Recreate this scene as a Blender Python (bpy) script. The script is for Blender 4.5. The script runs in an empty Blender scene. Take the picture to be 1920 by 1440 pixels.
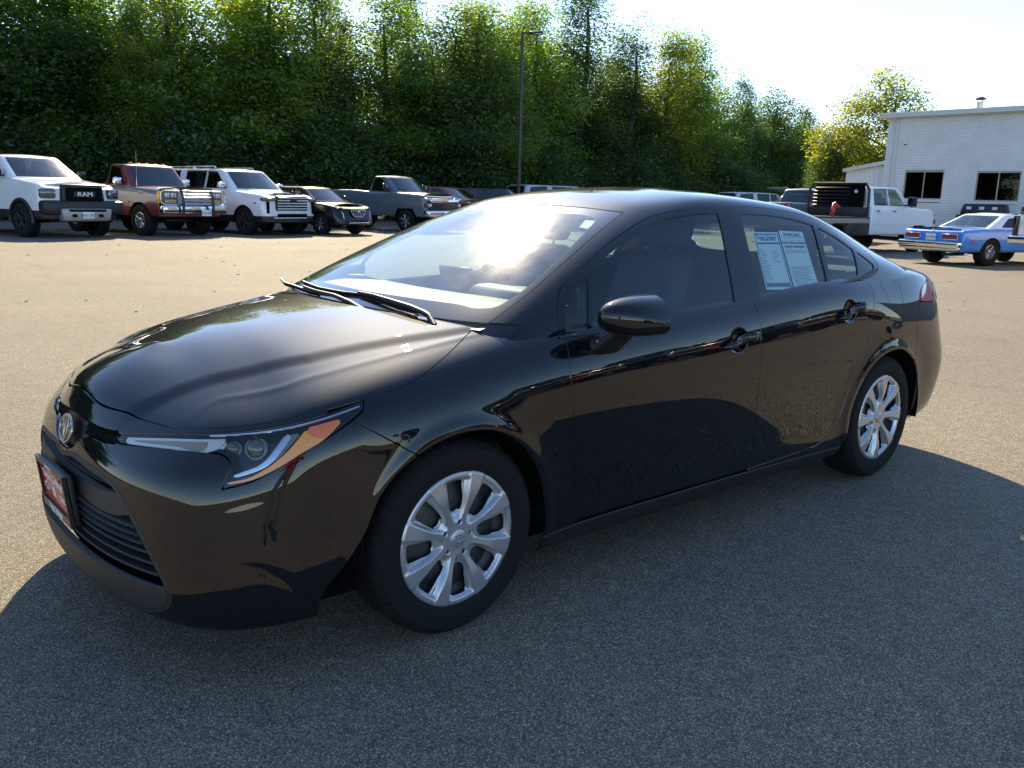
import bpy, bmesh, math, random
import numpy as np
from mathutils import Vector, Matrix, Euler
random.seed(7); np.random.seed(7)
D=bpy.data; SC=bpy.context.scene; COL=SC.collection
R=math.radians
# ---------------- camera ----------------
cam=D.cameras.new('camera'); cam.lens=30.75; cam.sensor_width=36; cam.clip_start=.05; cam.clip_end=3000
camo=D.objects.new('camera',cam); COL.objects.link(camo); SC.camera=camo
YAW,PITCH,ROLL=.7182357,-.2085383,.0261083
fw=Vector((math.sin(YAW)*math.cos(PITCH),math.cos(YAW)*math.cos(PITCH),math.sin(PITCH)))
rt=Vector((math.cos(YAW),-math.sin(YAW),0)); up=rt.cross(fw)
r2=rt*math.cos(ROLL)+up*math.sin(ROLL); u2=-rt*math.sin(ROLL)+up*math.cos(ROLL)
camo.matrix_world=Matrix.Translation((-1.5788,-2.9008,1.3580))@Matrix((r2,u2,-fw)).transposed().to_4x4()
# ---------------- sky and sun ----------------
SUN_YAW,SUN_EL=R(31),R(34)          # yaw measured from +Y towards +X
w=D.worlds.new('World'); SC.world=w; w.use_nodes=True
nt=w.node_tree; bg=nt.nodes['Background']; sky=nt.nodes.new('ShaderNodeTexSky')
sky.sky_type='NISHITA'; sky.sun_disc=False; sky.sun_elevation=SUN_EL; sky.sun_rotation=SUN_YAW
sky.air_density=.85; sky.dust_density=.16; sky.ozone_density=3.0; sky.altitude=100
nt.links.new(sky.outputs[0],bg.inputs[0]); bg.inputs[1].default_value=.135
sl=D.lights.new('sun','SUN'); sl.energy=5.0; sl.angle=R(.55); sl.color=(1,.84,.57)
so=D.objects.new('sun',sl); COL.objects.link(so)
sd=Vector((math.sin(SUN_YAW)*math.cos(SUN_EL),math.cos(SUN_YAW)*math.cos(SUN_EL),math.sin(SUN_EL)))
so.rotation_euler=sd.to_track_quat('Z','Y').to_euler(); so.location=sd*60
SC.view_settings.view_transform='Standard'; SC.view_settings.look='None'
SC.view_settings.exposure=1.17; SC.view_settings.gamma=1; SC.view_settings.use_curve_mapping=False
SC.render.engine='CYCLES'; SC.cycles.max_bounces=10; SC.cycles.transparent_max_bounces=24
SC.cycles.sample_clamp_indirect=6
# ---------------- object helpers ----------------
def link(o,parent=None):
    COL.objects.link(o)
    if parent is not None: o.parent=parent
    return o
def tag(o,label,cat,group=None,kind=None):
    o['label']=label; o['category']=cat
    if group: o['group']=group
    if kind: o['kind']=kind
    return o
def structure(o,label=None):
    o['kind']='structure'
    if label: o['label']=label
    return o
def empty(name,loc=(0,0,0),rz=0):
    o=D.objects.new(name,None); o.empty_display_size=.2; o.location=loc; o.rotation_euler=(0,0,rz); return link(o)
def mk(name,V,F,mat,parent=None,N=None,smooth=True,angle=None):
    me=D.meshes.new(name); me.from_pydata([tuple(v) for v in np.asarray(V,float).tolist()],[],[list(map(int,f)) for f in F]); me.update()
    if mat: me.materials.append(mat)
    if smooth: me.polygons.foreach_set('use_smooth',np.ones(len(me.polygons),bool))
    if N is not None: me.normals_split_custom_set_from_vertices([tuple(n) for n in np.asarray(N,float).tolist()])
    elif angle: me.set_sharp_from_angle(angle=R(angle))
    return link(D.objects.new(name,me),parent)
def bmobj(name,bm,mat,parent=None,smooth=False,angle=None):
    me=D.meshes.new(name); bm.to_mesh(me); bm.free()
    if mat: me.materials.append(mat)
    if smooth:
        me.polygons.foreach_set('use_smooth',np.ones(len(me.polygons),bool))
        if angle: me.set_sharp_from_angle(angle=R(angle))
    return link(D.objects.new(name,me),parent)
def bmbox(bm,size,loc=(0,0,0),rot=(0,0,0),bev=0,seg=2,taper=None):
    t=bmesh.ops.create_cube(bm,size=1); vs=t['verts']
    for v in vs:
        v.co.x*=size[0]; v.co.y*=size[1]; v.co.z*=size[2]
        if taper and v.co.z>0: v.co.x=v.co.x*taper[0]+(taper[2] if len(taper)>2 else 0); v.co.y*=taper[1]
    if bev:
        es=list({e for v in vs for e in v.link_edges})
        r=bmesh.ops.bevel(bm,geom=es,offset=bev,segments=seg,affect='EDGES',profile=.5)
        vs=list({v for f in r['faces'] for v in f.verts}|{v for v in vs if v.is_valid})
    M=Matrix.Translation(loc)@Euler(rot).to_matrix().to_4x4()
    bmesh.ops.transform(bm,matrix=M,verts=vs)
    return vs
def box(name,size,loc,mat,parent=None,rot=(0,0,0),bev=0,seg=2,taper=None):
    bm=bmesh.new(); bmbox(bm,size,loc,rot,bev,seg,taper)
    return bmobj(name,bm,mat,parent,smooth=bev>0,angle=40)
def tube(pts,rad,n=8,closed=False,cap=True):
    """swept round bar; returns V,F"""
    p=np.asarray(pts,float); m=len(p); rad=np.broadcast_to(np.asarray(rad,float),(m,))
    T=np.zeros_like(p)
    for i in range(m):
        a=p[(i-1)%m] if closed or i>0 else p[i]; b=p[(i+1)%m] if closed or i<m-1 else p[i]
        T[i]=(b-a)/(np.linalg.norm(b-a)+1e-12)
    up=np.array([0,0,1.]) if abs(T[0][2])<.9 else np.array([1.,0,0])
    V=[];F=[]
    x=np.cross(T[0],up); x/=np.linalg.norm(x)
    for i in range(m):
        x=x-T[i]*(x@T[i]); x/=np.linalg.norm(x)+1e-12; y=np.cross(T[i],x)
        for k in range(n):
            a=2*math.pi*k/n; V.append(p[i]+rad[i]*(math.cos(a)*x+math.sin(a)*y))
    for i in range(m if closed else m-1):
        for k in range(n):
            a=i*n+k; b=i*n+(k+1)%n; c=((i+1)%m)*n+(k+1)%n; d=((i+1)%m)*n+k; F.append((a,b,c,d))
    if cap and not closed: F.append(tuple(range(n))[::-1]); F.append(tuple((m-1)*n+k for k in range(n)))
    return np.array(V),F
def tubeobj(name,pts,rad,mat,parent=None,n=8,closed=False):
    V,F=tube(pts,rad,n,closed); return mk(name,V,F,mat,parent,angle=50)
def join(parts):
    V=[];F=[];o=0
    for v,f in parts:
        V.append(np.asarray(v,float)); F+= [tuple(i+o for i in q) for q in f]; o+=len(v)
    return np.concatenate(V),F
def boxVF(size,loc,M=None):
    s=np.array(size)/2; V=np.array([(x,y,z) for x in (-1,1) for y in (-1,1) for z in (-1,1)])*s
    if M is not None: V=V@np.array(M.to_3x3()).T
    return V+np.array(loc),[(0,1,3,2),(4,6,7,5),(0,4,5,1),(2,3,7,6),(0,2,6,4),(1,5,7,3)]
def lathe(profile,n,axis='y'):
    """profile of (radius, height) ; axis along -y (outward)"""
    V=[];F=[];m=len(profile)
    for k in range(n):
        a=2*math.pi*k/n
        for r,h in profile: V.append((r*math.cos(a),-h,r*math.sin(a)))
    for k in range(n):
        for j in range(m-1):
            a=k*m+j; b=((k+1)%n)*m+j; F.append((a,a+1,b+1,b))
    return np.array(V),F
def textVF(s,size,extr=.0,align='CENTER'):
    c=D.curves.new('lettering','FONT'); c.body=s; c.size=size; c.align_x=align; c.align_y='CENTER'; c.extrude=extr; c.resolution_u=2
    o=D.objects.new('lettering',c); COL.objects.link(o)
    dg=bpy.context.evaluated_depsgraph_get(); me=D.meshes.new_from_object(o.evaluated_get(dg))
    V=np.array([v.co[:] for v in me.vertices]).reshape(-1,3); F=[tuple(p.vertices) for p in me.polygons]
    D.objects.remove(o); D.curves.remove(c); D.meshes.remove(me); return V,F
def text(name,s,size,M,mat,parent=None,extr=.0005,sx=1):
    V,F=textVF(s,size,extr); V=V*np.array([sx,1,1]); V=np.c_[V,np.ones(len(V))]@np.array(M).T
    return mk(name,V[:,:3],F,mat,parent,smooth=False)
def frame(o,x,y):
    """4x4 with given origin, x axis and y axis (text lies in it, faces x cross y)"""
    x=Vector(x).normalized(); z=x.cross(Vector(y)).normalized(); y=z.cross(x)
    return Matrix((x,y,z)).transposed().to_4x4() if o is None else Matrix.Translation(o)@Matrix((x,y,z)).transposed().to_4x4()
# ---------------- materials ----------------
MATS={}
def P(name,base=(.5,.5,.5),rough=.5,metal=0,coat=0,coatr=.02,spec=.5,trans=0,ior=1.5,emit=None,es=0,alpha=1):
    if name in MATS: return MATS[name]
    m=D.materials.new(name); m.use_nodes=True; b=m.node_tree.nodes['Principled BSDF']
    b.inputs['Base Color'].default_value=(*base,1); b.inputs['Roughness'].default_value=rough; b.inputs['Metallic'].default_value=metal
    b.inputs['Coat Weight'].default_value=coat; b.inputs['Coat Roughness'].default_value=coatr; b.inputs['Specular IOR Level'].default_value=spec
    b.inputs['Transmission Weight'].default_value=trans; b.inputs['IOR'].default_value=ior; b.inputs['Alpha'].default_value=alpha
    if emit: b.inputs['Emission Color'].default_value=(*emit,1); b.inputs['Emission Strength'].default_value=es
    MATS[name]=m; return m
def nodes(m): return m.node_tree.nodes,m.node_tree.links
def noise(m,scale,detail=4,rough=.5,coord='Object',dist=0):
    n,l=nodes(m); t=n.new('ShaderNodeTexCoord'); x=n.new('ShaderNodeTexNoise'); x.inputs['Scale'].default_value=scale; x.inputs['Detail'].default_value=detail; x.inputs['Roughness'].default_value=rough; x.inputs['Distortion'].default_value=dist
    l.new(t.outputs[coord],x.inputs['Vector']); return x
def ramp(m,src,stops):
    n,l=nodes(m); r=n.new('ShaderNodeValToRGB'); e=r.color_ramp.elements
    while len(e)<len(stops): e.new(.5)
    for i,(p,c) in enumerate(stops): e[i].position=p; e[i].color=(*c,1) if len(c)==3 else c
    l.new(src,r.inputs[0]); return r
def bump(m,src,strength,dist,prev=None):
    n,l=nodes(m); b=n.new('ShaderNodeBump'); b.inputs['Strength'].default_value=strength; b.inputs['Distance'].default_value=dist
    l.new(src,b.inputs['Height'])
    if prev: l.new(prev.outputs[0],b.inputs['Normal'])
    l.new(b.outputs[0],n['Principled BSDF'].inputs['Normal']); return b
def mixc(m,fac,a,b,mode='MIX'):
    n,l=nodes(m); x=n.new('ShaderNodeMix'); x.data_type='RGBA'; x.blend_type=mode
    for s,i in ((fac,0),(a,6),(b,7)):
        if isinstance(s,(int,float)): x.inputs[i].default_value=s
        elif isinstance(s,tuple): x.inputs[i].default_value=(*s,1)
        else: l.new(s,x.inputs[i])
    return x.outputs[2]
def glass(name,tint,dust=0,dustr=.2,fb=1.5,dustcol=(.9,.9,.9),dif=.35,difc=(.5,.5,.48)):
    """thin pane: fresnel mix of clear tinted transmission and mirror reflection, plus a faint film of dust"""
    if name in MATS: return MATS[name]
    m=D.materials.new(name); m.use_nodes=True; n,l=nodes(m); n.remove(n['Principled BSDF']); out=n['Material Output']
    tr=n.new('ShaderNodeBsdfTransparent'); tr.inputs[0].default_value=(*tint,1)
    gl=n.new('ShaderNodeBsdfGlossy'); gl.inputs['Roughness'].default_value=.0
    ge=n.new('ShaderNodeNewGeometry'); dp=n.new('ShaderNodeVectorMath'); dp.operation='DOT_PRODUCT'; l.new(ge.outputs['Normal'],dp.inputs[0]); l.new(ge.outputs['Incoming'],dp.inputs[1])
    ab=n.new('ShaderNodeMath'); ab.operation='ABSOLUTE'; l.new(dp.outputs['Value'],ab.inputs[0])
    om=n.new('ShaderNodeMath'); om.operation='SUBTRACT'; om.inputs[0].default_value=1; om.use_clamp=True; l.new(ab.outputs[0],om.inputs[1])
    pw=n.new('ShaderNodeMath'); pw.operation='POWER'; pw.inputs[1].default_value=4.4; l.new(om.outputs[0],pw.inputs[0])
    f0=((fb-1)/(fb+1))**2*1.7      # both faces of the pane
    mu=n.new('ShaderNodeMath'); mu.operation='MULTIPLY_ADD'; mu.inputs[1].default_value=1-f0; mu.inputs[2].default_value=f0; mu.use_clamp=True; l.new(pw.outputs[0],mu.inputs[0])
    mx=n.new('ShaderNodeMixShader'); l.new(mu.outputs[0],mx.inputs[0]); l.new(tr.outputs[0],mx.inputs[1]); l.new(gl.outputs[0],mx.inputs[2])
    last=mx
    if dust:
        g2=n.new('ShaderNodeBsdfGlossy'); g2.inputs['Roughness'].default_value=dustr; g2.inputs[0].default_value=(*dustcol,1)
        df=n.new('ShaderNodeBsdfDiffuse'); df.inputs[0].default_value=(*difc,1)
        m0=n.new('ShaderNodeMixShader'); m0.inputs[0].default_value=dif; l.new(g2.outputs[0],m0.inputs[1]); l.new(df.outputs[0],m0.inputs[2])
        nz=noise(m,9,5,.6); r=ramp(m,nz.outputs[0],[(.3,(dust*.5,)*3),(.75,(dust*1.4,)*3)])
        m2=n.new('ShaderNodeMixShader'); l.new(r.outputs[0],m2.inputs[0]); l.new(mx.outputs[0],m2.inputs[1]); l.new(m0.outputs[0],m2.inputs[2]); last=m2
    l.new(last.outputs[0],out.inputs[0]); MATS[name]=m; return m
def paint(name,base,metal=0,rough=.35,coat=1,coatr=.015,flake=0):
    m=P(name,base,rough,metal,coat,coatr)
    n,l=nodes(m); b=n['Principled BSDF']
    # faint dust film: varies the roughness of the clear coat
    x=noise(m,3.5,6,.65); r=ramp(m,x.outputs[0],[(.35,(coatr,)*3),(.8,(coatr*1.6,)*3)]); l.new(r.outputs[0],b.inputs['Coat Roughness'])
    return m
M_BLACK=P('black_car_paint',(.004,.0045,.006),.5,0,1,.002,spec=.015)
_n,_l=nodes(M_BLACK); _n['Principled BSDF'].inputs['Coat IOR'].default_value=1.55
_d=noise(M_BLACK,240,2,.7); _r=ramp(M_BLACK,_d.outputs[0],[(.70,(.004,.0045,.006)),(.82,(.028,.028,.028))]); _l.new(_r.outputs[0],_n['Principled BSDF'].inputs['Base Color'])
M_TRIM=P('black_plastic_trim',(.012,.012,.013),.42)
M_MATTE=P('textured_black_plastic',(.016,.016,.017),.55); _b=noise(M_MATTE,900,2); bump(M_MATTE,_b.outputs[0],.25,.0004)
M_GLOSSB=P('gloss_black_plastic',(.008,.008,.009),.12)
M_DARK=P('dark_void',(.004,.004,.004),.9,spec=.1)
M_RUBBER=P('tyre_rubber',(.010,.010,.010),.80,spec=.22); _b=noise(M_RUBBER,60,4); bump(M_RUBBER,_b.outputs[0],.15,.001)
M_SILVER=P('silver_wheel_paint',(.52,.53,.55),.34,.75,.3,.1)
M_CHROME=P('chrome',(.75,.76,.78),.08,1)
M_STEEL=P('dark_steel',(.06,.06,.065),.5,.6)
M_WSG=glass('windscreen_glass',(.82,.96,.90),dust=.115,dustr=.17,fb=1.85,dif=.5,difc=(.46,.56,.50))  # dust film; its pale green diffuse share paints in a veil of glare
M_SIDEG=glass('side_window_glass',(.62,.76,.77),dust=.012,dustr=.2,fb=1.52)
M_CABIN=P('dark_cabin_fabric',(.045,.048,.052),.85); M_CABINP=P('cabin_plastic',(.05,.053,.052),.55)
M_DASH=P('dashboard_plastic',(.11,.125,.11),.55)  # paler and greener than the black plastic: sun glare put into the colour
M_WHITE=P('white_paper',(.78,.80,.80),.7); M_INK=P('printing_ink',(.03,.04,.06),.7); M_BLUEINK=P('blue_print',(.03,.12,.30),.6)
M_RED=P('red_plate_paint',(.42,.012,.015),.35,coat=.5); M_WTXT=P('white_lettering',(.8,.8,.8),.5)
M_AMBER=P('amber_lens',(.95,.33,.02),.25,coat=.6); M_REDL=P('red_lens',(.45,.01,.018),.12,coat=1)
M_LAMPDK=P('lamp_dark_bezel',(.02,.02,.022),.25); M_REFL=P('lamp_reflector',(.8,.8,.8),.12,1); M_LAMPGR=P('lamp_light_guide',(.62,.58,.50),.22,.3,.5)
M_LENS=glass('clear_lens',(.95,.97,.97))
M_BADGE=P('badge_silver',(.5,.48,.44),.25,.9)
# ---------- numeric surface library ----------
def _bas(t):
    return np.stack([(1-t)**3,3*t**3-6*t**2+4,-3*t**3+3*t**2+3*t+1,t**3],-1)/6.
def bmat(n, ts):
    """cubic B-spline basis over n control points extended by one ghost each side; ts in [0,n-1]"""
    ts=np.clip(ts,0,n-1-1e-9); i=np.floor(ts).astype(int); f=ts-i
    B=np.zeros((len(ts),n+2)); w=_bas(f)
    for k in range(4): B[np.arange(len(ts)),i+k]+=w[:,k]
    return B
def ghost(C,axis,lo,hi):
    C=np.moveaxis(C,axis,0)
    def g(a,b,mode):
        if mode=='m':
            r=b.copy(); r[...,1]*=-1; return r
        return 2*a-b
    L=g(C[0],C[1],lo); R=g(C[-1],C[-2],hi)
    return np.moveaxis(np.concatenate([L[None],C,R[None]],0),0,axis)
def ev(C,us,vs,modes):
    E=ghost(ghost(C,0,modes[0],modes[1]),1,modes[2],modes[3])
    return np.einsum('ui,ijk,vj->uvk',bmat(C.shape[0],us),E,bmat(C.shape[1],vs))
def fit(D,modes,k=.75,n=2):
    C=D.copy(); us=np.arange(D.shape[0]); vs=np.arange(D.shape[1])
    for _ in range(n): C=C+k*(D-ev(C,us,vs,modes))
    return C
def samples(D,axis,step):
    """parameter samples with roughly even chord length"""
    d=np.linalg.norm(np.diff(D,axis=axis),axis=-1).max(axis=1-axis)
    out=[]
    for i,L in enumerate(d):
        n=max(2,int(np.ceil(L/step))); out+=list(i+np.arange(n)/n)
    return np.array(out+[len(d)])
def normals(P):
    du=np.gradient(P,axis=0); dv=np.gradient(P,axis=1)
    N=np.cross(du,dv); L=np.linalg.norm(N,axis=-1,keepdims=True); return N/np.maximum(L,1e-12)
def smooth_closed(pts,n=8,closed=True):
    """Catmull-Rom; a point given with third item 1 is a sharp corner"""
    p=np.array([q[:2] for q in pts],float); m=len(p); sh=[len(q)>2 and q[2] for q in pts]
    out=[]
    for i in range(m if closed else m-1):
        a,b=p[i],p[(i+1)%m]
        pa=p[(i-1)%m] if (closed or i>0) else 2*a-b
        pb=p[(i+2)%m] if (closed or i+2<m) else 2*b-a
        la=np.linalg.norm(b-a)
        def tan(x0,x1,x2):
            l0=np.linalg.norm(x1-x0)+1e-9; l1=np.linalg.norm(x2-x1)+1e-9
            return ((x1-x0)/l0*l1+(x2-x1)/l1*l0)/(l0+l1)*la
        ma=(b-a) if sh[i] else tan(pa,a,b)
        mb=(b-a) if sh[(i+1)%m] else tan(a,b,pb)
        for t in np.arange(n)/n:
            h=2*t**3-3*t**2+1,t**3-2*t**2+t,-2*t**3+3*t**2,t**3-t**2
            out.append(h[0]*a+h[1]*ma+h[2]*b+h[3]*mb)
    if not closed: out.append(p[-1])
    return np.array(out)
def sdf(X,Y,poly):
    """signed distance to closed polygon, negative inside"""
    p=np.asarray(poly,float)[:,:2]; x=X.ravel(); y=Y.ravel()
    d=np.full(x.shape,1e9); ins=np.zeros(x.shape,bool); m=len(p)
    for i in range(m):
        a=p[i]; b=p[(i+1)%m]; e=b-a; L=e@e
        if L<1e-18: continue
        t=np.clip(((x-a[0])*e[0]+(y-a[1])*e[1])/L,0,1)
        q=(x-a[0]-t*e[0])**2+(y-a[1]-t*e[1])**2; d=np.minimum(d,q)
        c=(a[1]>y)!=(b[1]>y)
        if c.any() and abs(e[1])>1e-15: ins^=c&(x<a[0]+(y-a[1])*e[0]/e[1])
    d=np.sqrt(d); return np.where(ins,-d,d).reshape(X.shape)
def dline(X,Y,pts):
    p=np.asarray(pts,float)[:,:2]; d=np.full(X.shape,1e9)
    for i in range(len(p)-1):
        a=p[i]; e=p[i+1]-a; L=e@e+1e-18
        t=np.clip(((X-a[0])*e[0]+(Y-a[1])*e[1])/L,0,1)
        d=np.minimum(d,(X-a[0]-t*e[0])**2+(Y-a[1]-t*e[1])**2)
    return np.sqrt(d)
def sstep(a,b,x):
    t=np.clip((x-a)/(b-a),0,1); return t*t*(3-2*t)
def mir(P):
    """mirror the near half (first u.. ) to a full surface: far side reversed + near side"""
    Q=P.copy(); Q[...,1]*=-1; return Q
# ---------------- trimmed panels on a smooth surface grid ----------------
def trim(Pg,Ng,g):
    nu,nv=g.shape; ins=g<0; idx=np.arange(nu*nv).reshape(nu,nv)
    c=[(0,0),(1,0),(1,1),(0,1)]
    q=np.stack([idx[a:nu-1+a,b:nv-1+b] for a,b in c],-1).reshape(-1,4)
    k=ins.ravel()[q]; cnt=k.sum(1)
    full=q[cnt==4]; part=q[(cnt>0)&(cnt<4)]
    PV=Pg.reshape(-1,3); NV=Ng.reshape(-1,3); G=g.ravel()
    remap={}; V=[];N=[];F=[]
    used=np.unique(full) if len(full) else np.array([],int)
    mp=-np.ones(nu*nv,int); mp[used]=np.arange(len(used)); V=[PV[used]]; N=[NV[used]]; nV=len(used)
    F=mp[full].tolist() if len(full) else []
    ex={}; XV=[];XN=[]; vmap={}
    def vid(i):
        if mp[i]>=0: return mp[i]
        if i not in vmap: vmap[i]=nV+len(XV); XV.append(PV[i]); XN.append(NV[i])
        return vmap[i]
    def eid(i,j):
        key=(i,j) if i<j else (j,i)
        if key not in ex:
            a,b=key; t=G[a]/(G[a]-G[b]); t=min(max(t,.0),1.)
            ex[key]=nV+len(XV); XV.append(PV[a]+t*(PV[b]-PV[a])); n=NV[a]+t*(NV[b]-NV[a]); XN.append(n/(np.linalg.norm(n)+1e-12))
        return ex[key]
    for quad in part.tolist():
        out=[]
        for m in range(4):
            i,j=quad[m],quad[(m+1)%4]; gi,gj=G[i]<0,G[j]<0
            if gi: out.append(vid(i))
            if gi!=gj: out.append(eid(i,j))
        o2=[]
        for v in out:
            if not o2 or o2[-1]!=v: o2.append(v)
        if len(o2)>1 and o2[0]==o2[-1]: o2.pop()
        if len(o2)>=3: F.append(o2)
    if XV: V.append(np.array(XV)); N.append(np.array(XN))
    return np.concatenate(V),np.concatenate(N),F
def lip(V,N,F,depth,skip=None):
    """fold the free edges of a panel inwards so that seams have real depth"""
    cnt={}
    for f in F:
        for a,b in zip(f,f[1:]+f[:1]):
            k=(a,b) if a<b else (b,a); cnt.setdefault(k,[]).append((a,b))
    ed=[v[0] for v in cnt.values() if len(v)==1]
    if skip is not None: ed=[e for e in ed if not (skip(V[e[0]]) and skip(V[e[1]]))]
    if not ed: return V,N,F
    nV=len(V); m={}; XV=[];XN=[];lat={}
    for a,b in ed:
        t=V[b]-V[a]; l=np.cross(t,N[a]); L=np.linalg.norm(l)
        if L<1e-12: continue
        l/=L
        for i in (a,b): lat.setdefault(i,[]).append(l)
    F=list(F)
    for a,b in ed:
        if a not in lat or b not in lat: continue
        r=[]
        for i in (a,b):
            if i not in m:
                L=np.mean(lat[i],0); L/=np.linalg.norm(L)+1e-9
                m[i]=nV+len(XV); XV.append(V[i]-N[i]*depth+L*.0004); n=L+.25*N[i]; XN.append(n/np.linalg.norm(n))
            r.append(m[i])
        F.append([b,a,r[0],r[1]])
    return np.concatenate([V,np.array(XV)]),np.concatenate([N,np.array(XN)]),F
class Surf:
    def __init__(s,P_,us,vs,A=None):
        s.P=P_; s.us=us; s.vs=vs; s.N=normals(P_)
        s.x,s.y,s.z=P_[...,0],P_[...,1],P_[...,2]
        s.A=np.repeat(A[:,None],P_.shape[1],1) if A is not None else s.x
        s.u=np.repeat(us[:,None],P_.shape[1],1); s.v=np.repeat(vs[None],P_.shape[0],0)
def mirrorVNF(V,N,F):
    V=V*np.array([1,-1,1]); N=N*np.array([1,-1,1]); return V,N,[list(f)[::-1] for f in F]
def panel(name,S,g,mat,parent,sides='full',lipd=.012,off=0.,flip=False,keep=.0):
    V,N,F=trim(S.P+S.N*off,S.N,g)
    if not F: return []
    F=[list(f) for f in F]
    if keep:
        par=list(range(len(V)))
        def fd(a):
            while par[a]!=a: par[a]=par[par[a]]; a=par[a]
            return a
        for f in F:
            r=fd(f[0])
            for b in f[1:]: par[fd(b)]=r
        cc={}
        for f in F: k=fd(f[0]); cc[k]=cc.get(k,0)+1
        big=max(cc.values()); ok={k for k,n in cc.items() if n>keep*big}; F=[f for f in F if fd(f[0]) in ok]
        us_=sorted({i for f in F for i in f}); mp_={a:b for b,a in enumerate(us_)}; V=V[us_]; N=N[us_]; F=[[mp_[i] for i in f] for f in F]
    if flip: F=[f[::-1] for f in F]; N=-N
    skip=(lambda p:abs(p[1])<1e-4) if sides=='full' else None
    if lipd: V,N,F=lip(V,N,F,lipd,skip)
    W=mirrorVNF(V,N,F); out=[]
    if sides=='full':
        V2,F2=join([(V,F),(W[0],W[2])]); out.append(mk(name,V2,F2,mat,parent,N=np.concatenate([N,W[1]])))
    if sides in('near','both'): out.append(mk(name,V,F,mat,parent,N=N))
    if sides in('far','both'): out.append(mk(name,W[0],W[2],mat,parent,N=W[1]))
    return out
# ---------------- ground ----------------
def make_asphalt():
    m=P('asphalt',(.2,.2,.2),.85); n,l=nodes(m); b=n['Principled BSDF']
    fine=noise(m,95,3,.75); mid=noise(m,26,4,.7); big=noise(m,.35,5,.6); huge=noise(m,.06,3,.5)
    tc=n.new('ShaderNodeTexCoord'); vo=n.new('ShaderNodeTexVoronoi'); vo.inputs['Scale'].default_value=210; l.new(tc.outputs['Object'],vo.inputs['Vector'])
    stone=ramp(m,vo.outputs['Color'],[(.0,(.118,.102,.076)),(.42,(.255,.216,.156)),(.72,(.39,.335,.245)),(1,(.80,.71,.56))])
    gaps=ramp(m,vo.outputs['Distance'],[(.25,(1,1,1)),(.62,(.36,.36,.37))])
    c1=mixc(m,1.0,stone.outputs[0],gaps.outputs[0],'MULTIPLY')
    tone=ramp(m,big.outputs[0],[(.3,(.82,.82,.83)),(.7,(1.12,1.1,1.06))]); c2=mixc(m,1.0,c1,tone.outputs[0],'MULTIPLY')
    tone2=ramp(m,huge.outputs[0],[(.35,(.9,.9,.91)),(.65,(1.08,1.07,1.05))]); c3=mixc(m,1.0,c2,tone2.outputs[0],'MULTIPLY')
    sp=noise(m,11,8,.85); spk=ramp(m,sp.outputs[0],[(.36,(.82,.82,.83)),(.5,(1,1,1)),(.64,(1.2,1.19,1.16))]); c3=mixc(m,1.0,c3,spk.outputs[0],'MULTIPLY')
    st=n.new('ShaderNodeMapping'); st.inputs['Scale'].default_value=(2.2,.5,1); st.inputs['Rotation'].default_value=(0,0,.4); l.new(tc.outputs['Object'],st.inputs['Vector']); sn=n.new('ShaderNodeTexNoise'); sn.inputs['Scale'].default_value=.9; sn.inputs['Detail'].default_value=8; sn.inputs['Roughness'].default_value=.75; l.new(st.outputs[0],sn.inputs['Vector']); sr=ramp(m,sn.outputs[0],[(.30,(.80,.80,.81)),(.46,(1,1,1))]); c3=mixc(m,1.0,c3,sr.outputs[0],'MULTIPLY')
    # sealed cracks
    wv=n.new('ShaderNodeTexVoronoi'); wv.feature='DISTANCE_TO_EDGE'; wv.inputs['Scale'].default_value=.16
    dn=noise(m,1.3,4,.6); ad=n.new('ShaderNodeVectorMath'); ad.operation='MULTIPLY_ADD'; ad.inputs[1].default_value=(.7,.7,0)
    l.new(dn.outputs['Color'],ad.inputs[0]); l.new(tc.outputs['Object'],ad.inputs[2]); l.new(ad.outputs[0],wv.inputs['Vector'])
    cr=ramp(m,wv.outputs['Distance'],[(.0,(1,1,1)),(.0042,(0,0,0))]); brk=ramp(m,huge.outputs[0],[(.42,(0,0,0)),(.55,(.28,.28,.28))])
    cf=mixc(m,1.0,cr.outputs[0],brk.outputs[0],'MULTIPLY'); c4=mixc(m,cf,c3,(.05,.05,.05))
    l.new(c4,b.inputs['Base Color'])
    b1=bump(m,vo.outputs['Distance'],.9,-.004); b2=bump(m,fine.outputs[0],.35,.003,b1); bump(m,mid.outputs[0],.10,.006,b2)
    return m
M_ASPH=make_asphalt()
def sheet(name,x0,x1,y0,y1,z,mat,n=1):
    return mk(name,[(x0,y0,z),(x1,y0,z),(x1,y1,z),(x0,y1,z)],[(0,1,2,3)],mat,smooth=False)
M_SOIL=P('grassy_soil',(.06,.065,.03),.95); _g=noise(M_SOIL,2.5,6,.7); _l2=nodes(M_SOIL)[1]; _l2.new(ramp(M_SOIL,_g.outputs[0],[(.3,(.035,.04,.018)),(.7,(.09,.085,.045))]).outputs[0],nodes(M_SOIL)[0]['Principled BSDF'].inputs['Base Color'])
structure(sheet('ground',-900,900,-900,900,-.006,M_SOIL))
structure(sheet('parking_lot',-70,120,-60,37.5,0,M_ASPH))
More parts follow.
